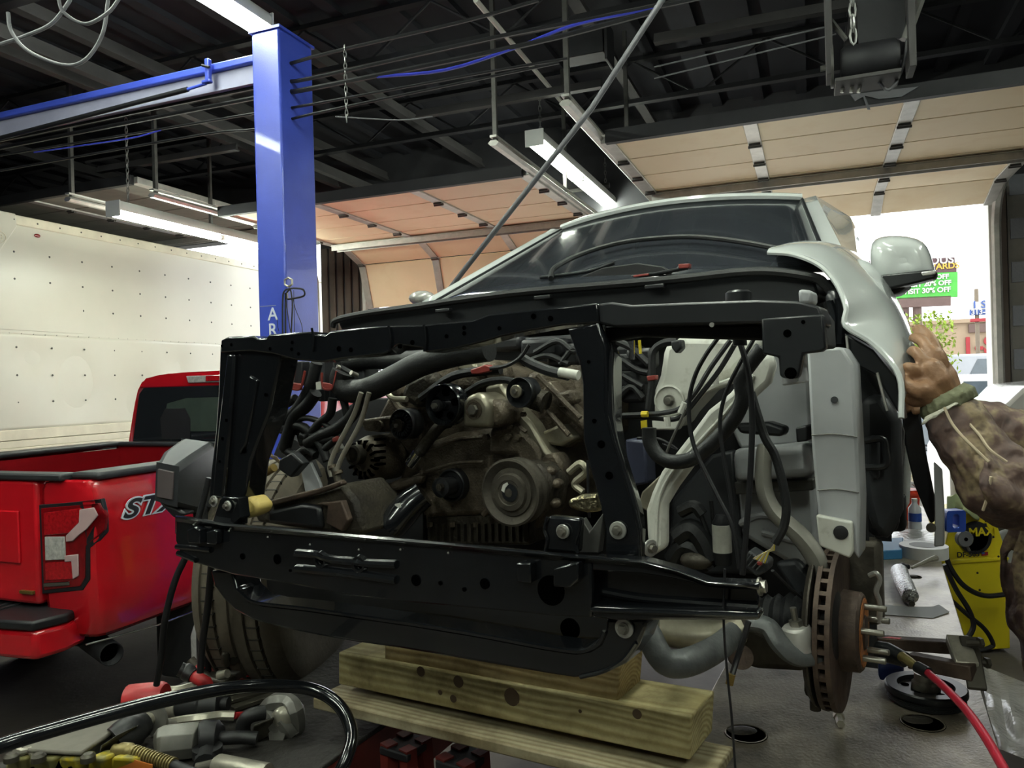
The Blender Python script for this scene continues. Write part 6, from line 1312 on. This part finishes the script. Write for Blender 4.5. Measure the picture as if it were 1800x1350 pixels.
# dark grey housing behind the left post
hs = thing('equipment_housing', 'dark grey plastic housing with a cloudy rectangular window behind the black post', 'equipment', Vector((at(340, 900, 2.15).x, 2.2, 0)))
hb = MB(); fA = [(276, 812), (312, 820), (310, 884), (300, 892), (272, 880)]; d0 = 2.08
A = [at(x, y, d0) for x, y in ((275, 812), (315, 820), (312, 892), (272, 880))]
Bk = [at(x, y, 2.34) for x, y in ((318, 770), (376, 778), (380, 900), (318, 905))]
Mi = [at(x, y, 2.16) for x, y in ((286, 792), (340, 802), (345, 900), (296, 900))]
hb.grid([A, Mi, Bk], True).add(A, [(0, 1, 2, 3)]).add(Bk, [(3, 2, 1, 0)]); hb.build('shell', 'plastic_grey', hs, bevel=.015)
MB().prism([at(x, y, d0 - .006) for x, y in ((277, 824), (305, 830), (303, 879), (275, 874))], Vector((0, .01, 0))).build('window', 'lens_cloudy', hs, bevel=.002)
MB().prism([at(x, y, 2.15) for x, y in ((291, 798), (315, 802), (322, 812), (287, 806))], Vector((0, .02, .0))).build('top_badge', 'galv_dark', hs, bevel=.003)
MB().tube([Vector((at(350, 900, 2.25).x, 2.25, 0)), at(352, 890, 2.25)], .02, 10).build('support_pole', 'black_matte', hs)
MB().prism([at(x, y, 2.10) for x, y in ((278, 884), (310, 892), (330, 905), (305, 912))], Vector((0, .06, 0))).build('chin', 'plastic_black', hs, bevel=.008)

# ================================================================ mechanic reaching to the fender
pe = thing('person', 'person in brown camouflage jacket reaching a hand to the white fender', 'person', Vector((1.62, 2.0, 0)))
LW, LE, LS = at(1668, 702, 1.60), at(1768, 862, 1.52), Vector((1.44, 1.78, 1.50))
RS, RE, RH = Vector((1.52, 2.14, 1.52)), at(1812, 782, 1.95), at(1650, 716, 2.02)
PV0 = Vector((1.60, 2.0, .96))
b = MB()
b.tube(sp([PV0 - UP * .08, PV0, Vector((1.58, 1.98, 1.15)), Vector((1.56, 1.97, 1.36)), Vector((1.55, 1.97, 1.5)), Vector((1.54, 1.97, 1.58))], 4), [.14, .15, .14, .13, .15, .16, .15, .08], 18)
b.tube([LS + Vector((.04, .06, 0)), RS + Vector((0, -.06, 0))], .07, 12)
b.tube([Vector((1.54, 1.97, 1.52)), Vector((1.52, 1.96, 1.64))], .055, 14)
hd = Vector((1.50, 1.95, 1.74)); fw = Vector((-.9, -.2, -.1)).normalized(); hl_ = UP.cross(fw).normalized()
b.ell(hd, (.098, .075, .12), (fw, hl_, UP)); b.ell(hd + fw * .02 - UP * .06, (.07, .058, .06), (fw, hl_, UP)); b.tube([hd + fw * .09 + UP * .01, hd + fw * .115 - UP * .02], [.010, .016], 8)
for s_ in (-1, 1): b.ell(hd + hl_ * s_ * .076, (.02, .01, .03), (fw, hl_, UP)); b.ell(hd + fw * .088 + hl_ * s_ * .03 + UP * .022, (.014, .02, .012), (fw, hl_, UP))
b.tube([hd + fw * .088 - UP * .062 - hl_ * .02, hd + fw * .088 - UP * .062 + hl_ * .02], .010, 8)
for s_, hx in ((-1, .09), (1, .09)):
    hp_ = PV0 + Vector((0, s_ * .09, -.04)); kn_ = Vector((1.58, 2.0 + s_ * .11, .50)); an = Vector((1.62, 2.0 + s_ * .12, .09))
    b.tube([hp_, (hp_ + kn_) / 2, kn_, (kn_ + an) / 2 + Vector((.02, 0, .05)), an], [.095, .085, .06, .058, .042], 14); b.tube([an - UP * .04, an + Vector((-.10, 0, -.055)), an + Vector((-.17, 0, -.06))], [.042, .04, .028], 10)
for s0_, e0_, w0_ in ((LS, LE, LW), (RS, RE, RH)): b.tube([s0_, (s0_ + e0_) / 2, e0_, (e0_ * .6 + w0_ * .4), w0_], [.062, .052, .044, .045, .030], 14)
# left hand: palm and five bent fingers
K = lambda *q: [at(*p) for p in q]
pm = at(1640, 668, 1.60)
b.tube(K((1672, 706, 1.60), (1660, 694, 1.60), (1645, 672, 1.60), (1632, 655, 1.61), (1626, 648, 1.62)), [.032, .038, .046, .046, .034], 14, sq=.66); b.ell(at(1614, 690, 1.60), (.036, .024, .032)); b.ell(at(1642, 640, 1.625), (.030, .022, .040))
b.tube(K((1668, 690, 1.62), (1658, 662, 1.63), (1648, 640, 1.64)), [.026, .028, .022], 12); b.tube(K((1650, 706, 1.59), (1625, 688, 1.585), (1612, 676, 1.59)), [.024, .026, .02], 12)
FG = [K((1654, 655, 1.63), (1648, 622, 1.645), (1634, 594, 1.665), (1618, 580, 1.69), (1608, 578, 1.71)), K((1642, 652, 1.615), (1634, 622, 1.625), (1622, 602, 1.65), (1610, 594, 1.68), (1603, 595, 1.70)), K((1632, 656, 1.605), (1620, 632, 1.60), (1608, 618, 1.62), (1600, 618, 1.65)), K((1620, 664, 1.60), (1602, 648, 1.595), (1592, 648, 1.61), (1588, 660, 1.635)), K((1640, 692, 1.585), (1614, 686, 1.575), (1596, 678, 1.585), (1588, 664, 1.60))]
for k, f in enumerate(FG): b.tube(sp(f, 4), [.015, .0138, .0138, .0125, .0125, .0115, .009] if k < 4 else [.021, .019, .016, .0135, .010], 10); 
for f in FG: b.ell(f[-1], (.008, .008, .008))
b.tube(K((1632, 722, 2.02), (1612, 708, 2.02)), [.04, .03], 12, sq=.5)
for k in range(4): b.tube(K((1615, 700 + k * 6, 2.02), (1600, 700 + k * 6, 2.03), (1592, 706 + k * 6, 2.05)), [.010, .009, .007], 8)
b.tube(K((1628, 714, 2.0), (1612, 722, 1.99), (1604, 724, 1.99)), [.013, .011, .009], 8)
body = b.build('body', 'skin', pe, smooth=180)
q = body.modifiers.new('join', 'REMESH'); q.mode = 'VOXEL'; q.voxel_size = .0042; q.use_smooth_shade = True
q = body.modifiers.new('relax', 'SMOOTH'); q.factor = .5; q.iterations = 3
for k, f in enumerate(FG):
    d = (f[-1] - f[-2]).normalized(); u = (f[-2] - pm).normalized(); nrm = (Vector((0, -1, .25)) - d * Vector((0, -1, .25)).dot(d)).normalized()
    MB().ell(f[-1] + nrm * .0075 + d * .002, (.0065, .005, .002), (d, d.cross(nrm), nrm)).build('fingernail', 'nail', pe)
def cloth(m, name, mat, vox, it=4):
    o = m.build(name, mat, pe, smooth=180); q = o.modifiers.new('join', 'REMESH'); q.mode = 'VOXEL'; q.voxel_size = vox; q.use_smooth_shade = True
    q = o.modifiers.new('relax', 'SMOOTH'); q.factor = .5; q.iterations = it
    return o
j = MB()
def sleeve(P, R, folds):
    Q = sp(P, 6); n = len(Q); rr = []
    for i in range(n):
        u = i / (n - 1) * (len(R) - 1); k = min(int(u), len(R) - 2); r_ = R[k] + (R[k+1] - R[k]) * (u - k); rr.append(r_ * (1 + .05 * sin(i * 2.2) * folds))
    j.tube(Q, rr, 18)
sleeve([LS + Vector((.03, .05, .02)), LS, (LS + LE) / 2, LE, LE * .5 + at(1690, 765, 1.55) * .5, at(1685, 745, 1.57), at(1676, 722, 1.59)], [.09, .086, .078, .076, .070, .058, .048], 1)
for k in range(7):                                       # folds bunched at the elbow
    a0 = at(1735 + 9 * k, 800 + 7 * k, 1.465); a1 = at(1738 + 12 * k, 865 + 4 * k, 1.435); a2 = at(1762 + 8 * k, 905, 1.47)
    j.tube(sp([a0, a1 + Vector((random.uniform(-.01, .01), -.002, 0)), a2], 5), [.006, .011, .006], 7)
for p in (((1672, 752, 1.53), (1692, 795, 1.495), (1722, 848, 1.465)), ((1690, 740, 1.545), (1715, 775, 1.50), (1750, 815, 1.46)), ((1668, 775, 1.525), (1690, 825, 1.50), (1725, 872, 1.48))): j.tube(sp([at(*x) for x in p], 5), [.006, .010, .006], 7)
sleeve([RS + Vector((0, -.05, .02)), RS, (RS + RE) / 2, RE, RE * .5 + RH * .5, RH + (RE - RH) * .25], [.09, .088, .08, .075, .066, .05], 1)
j.tube(sp([Vector((1.52, 1.97, 1.02)), Vector((1.51, 1.97, 1.10)), Vector((1.51, 1.97, 1.2)), Vector((1.52, 1.97, 1.35)), Vector((1.53, 1.97, 1.5)), Vector((1.54, 1.97, 1.6))], 5), [.17, .19, .205, .20, .195, .19, .19, .10], 22)
j.tube([LS + Vector((.03, .03, .01)), RS + Vector((0, -.03, .01))], .095, 16)
for k in range(5): j.tube(sp([Vector((1.34 + .01 * k, 1.83 + .05 * k, 1.48)), Vector((1.315, 1.84 + .055 * k, 1.3)), Vector((1.33, 1.86 + .05 * k, 1.12))], 5), [.005, .012, .006], 7)
jk = cloth(j, 'jacket', 'camo', .0065)
tx = bpy.data.textures.new('folds', 'CLOUDS'); tx.noise_scale = .085; tx.noise_depth = 2
q = jk.modifiers.new('folds', 'DISPLACE'); q.texture = tx; q.strength = .022; q.mid_level = .5; q.texture_coords = 'LOCAL'
hm = MB(); hm.tube([Vector((1.52, 1.97, .975)), Vector((1.52, 1.97, 1.0)), Vector((1.52, 1.97, 1.03)), Vector((1.52, 1.97, 1.05))], [.165, .178, .178, .165], 24)
for k in range(26): a = 2 * pi * k / 26; hm.tube([Vector((1.52 + .176 * cos(a), 1.97 + .176 * sin(a), z)) for z in (.975, 1.01, 1.05)], [.008, .013, .008], 6)
cloth(hm, 'jacket_hem', 'camo', .006, 2)
cu = MB(); ca, cb2 = at(1675, 720, 1.585), at(1656, 694, 1.595); cx, cy = perp(cb2 - ca)
cu.tube([ca, ca * .5 + cb2 * .5, cb2], [.052, .050, .044], 20)
for k in range(18):
    a = 2 * pi * k / 18; d = cx * cos(a) + cy * sin(a); cu.tube([ca + d * .050, (ca + cb2) / 2 + d * .052, cb2 + d * .043], [.006, .009, .006], 6)
cloth(cu, 'elastic_cuff', 'cuff', .0045, 2)
ln = MB()
rows = []
for k in range(9):
    q = k / 8; a = at(1616 + 72 * q, 750 - 44 * q + (4 if k % 2 else -3), 1.545 - .02 * sin(pi * q)); b_ = at(1624 + 68 * q, 733 - 32 * q, 1.55 - .02 * sin(pi * q)); rows.append([a, (a + b_) / 2 + Vector((0, -.008, 0)), b_])
MB().grid(rows).build('torn_lining', 'lining', pe, solid=.004, sub=1)
for p in (((1660, 716, 1.52), (1672, 742, 1.505), (1690, 765, 1.48), (1715, 790, 1.455), (1738, 812, 1.435)), ((1692, 708, 1.55), (1700, 738, 1.525), (1722, 765, 1.49), (1740, 790, 1.46), (1770, 812, 1.44)), ((1742, 838, 1.425), (1736, 872, 1.435), (1728, 897, 1.45))): MB().tube(sp([at(*x) for x in p], 6), .0028, 6).build('jacket_seam', 'seam', pe)
tr2 = MB()
for s_ in (-1, 1):
    hp_ = PV0 + Vector((0, s_ * .085, -.02)); kn_ = Vector((1.58, 2.0 + s_ * .11, .50)); an = Vector((1.62, 2.0 + s_ * .12, .12)); tr2.tube([hp_, (hp_ + kn_) / 2, kn_, (kn_ + an) / 2, an], [.125, .115, .092, .085, .08], 16)
tr2.tube([PV0 - UP * .06, PV0 + UP * .08], [.15, .155], 18)
cloth(tr2, 'trousers', 'trouser', .008)
for s_ in (-1, 1): MB().tube(sp([Vector((1.67, 2.0 + s_ * .12, .055)), Vector((1.58, 2.0 + s_ * .12, .06)), Vector((1.46, 2.0 + s_ * .12, .045)), Vector((1.40, 2.0 + s_ * .12, .035))], 3), [.05, .056, .05, .034], 12).build('boot', 'cast_iron', pe)
MB().ell(hd + UP * .045 - fw * .015, (.105, .083, .09), (fw, hl_, UP)).build('hair', 'hair', pe)
for s_ in (-1, 1): MB().ell(hd + fw * .092 + hl_ * s_ * .03 + UP * .01, (.008, .012, .007), (fw, hl_, UP)).build('eye', 'hole', pe)
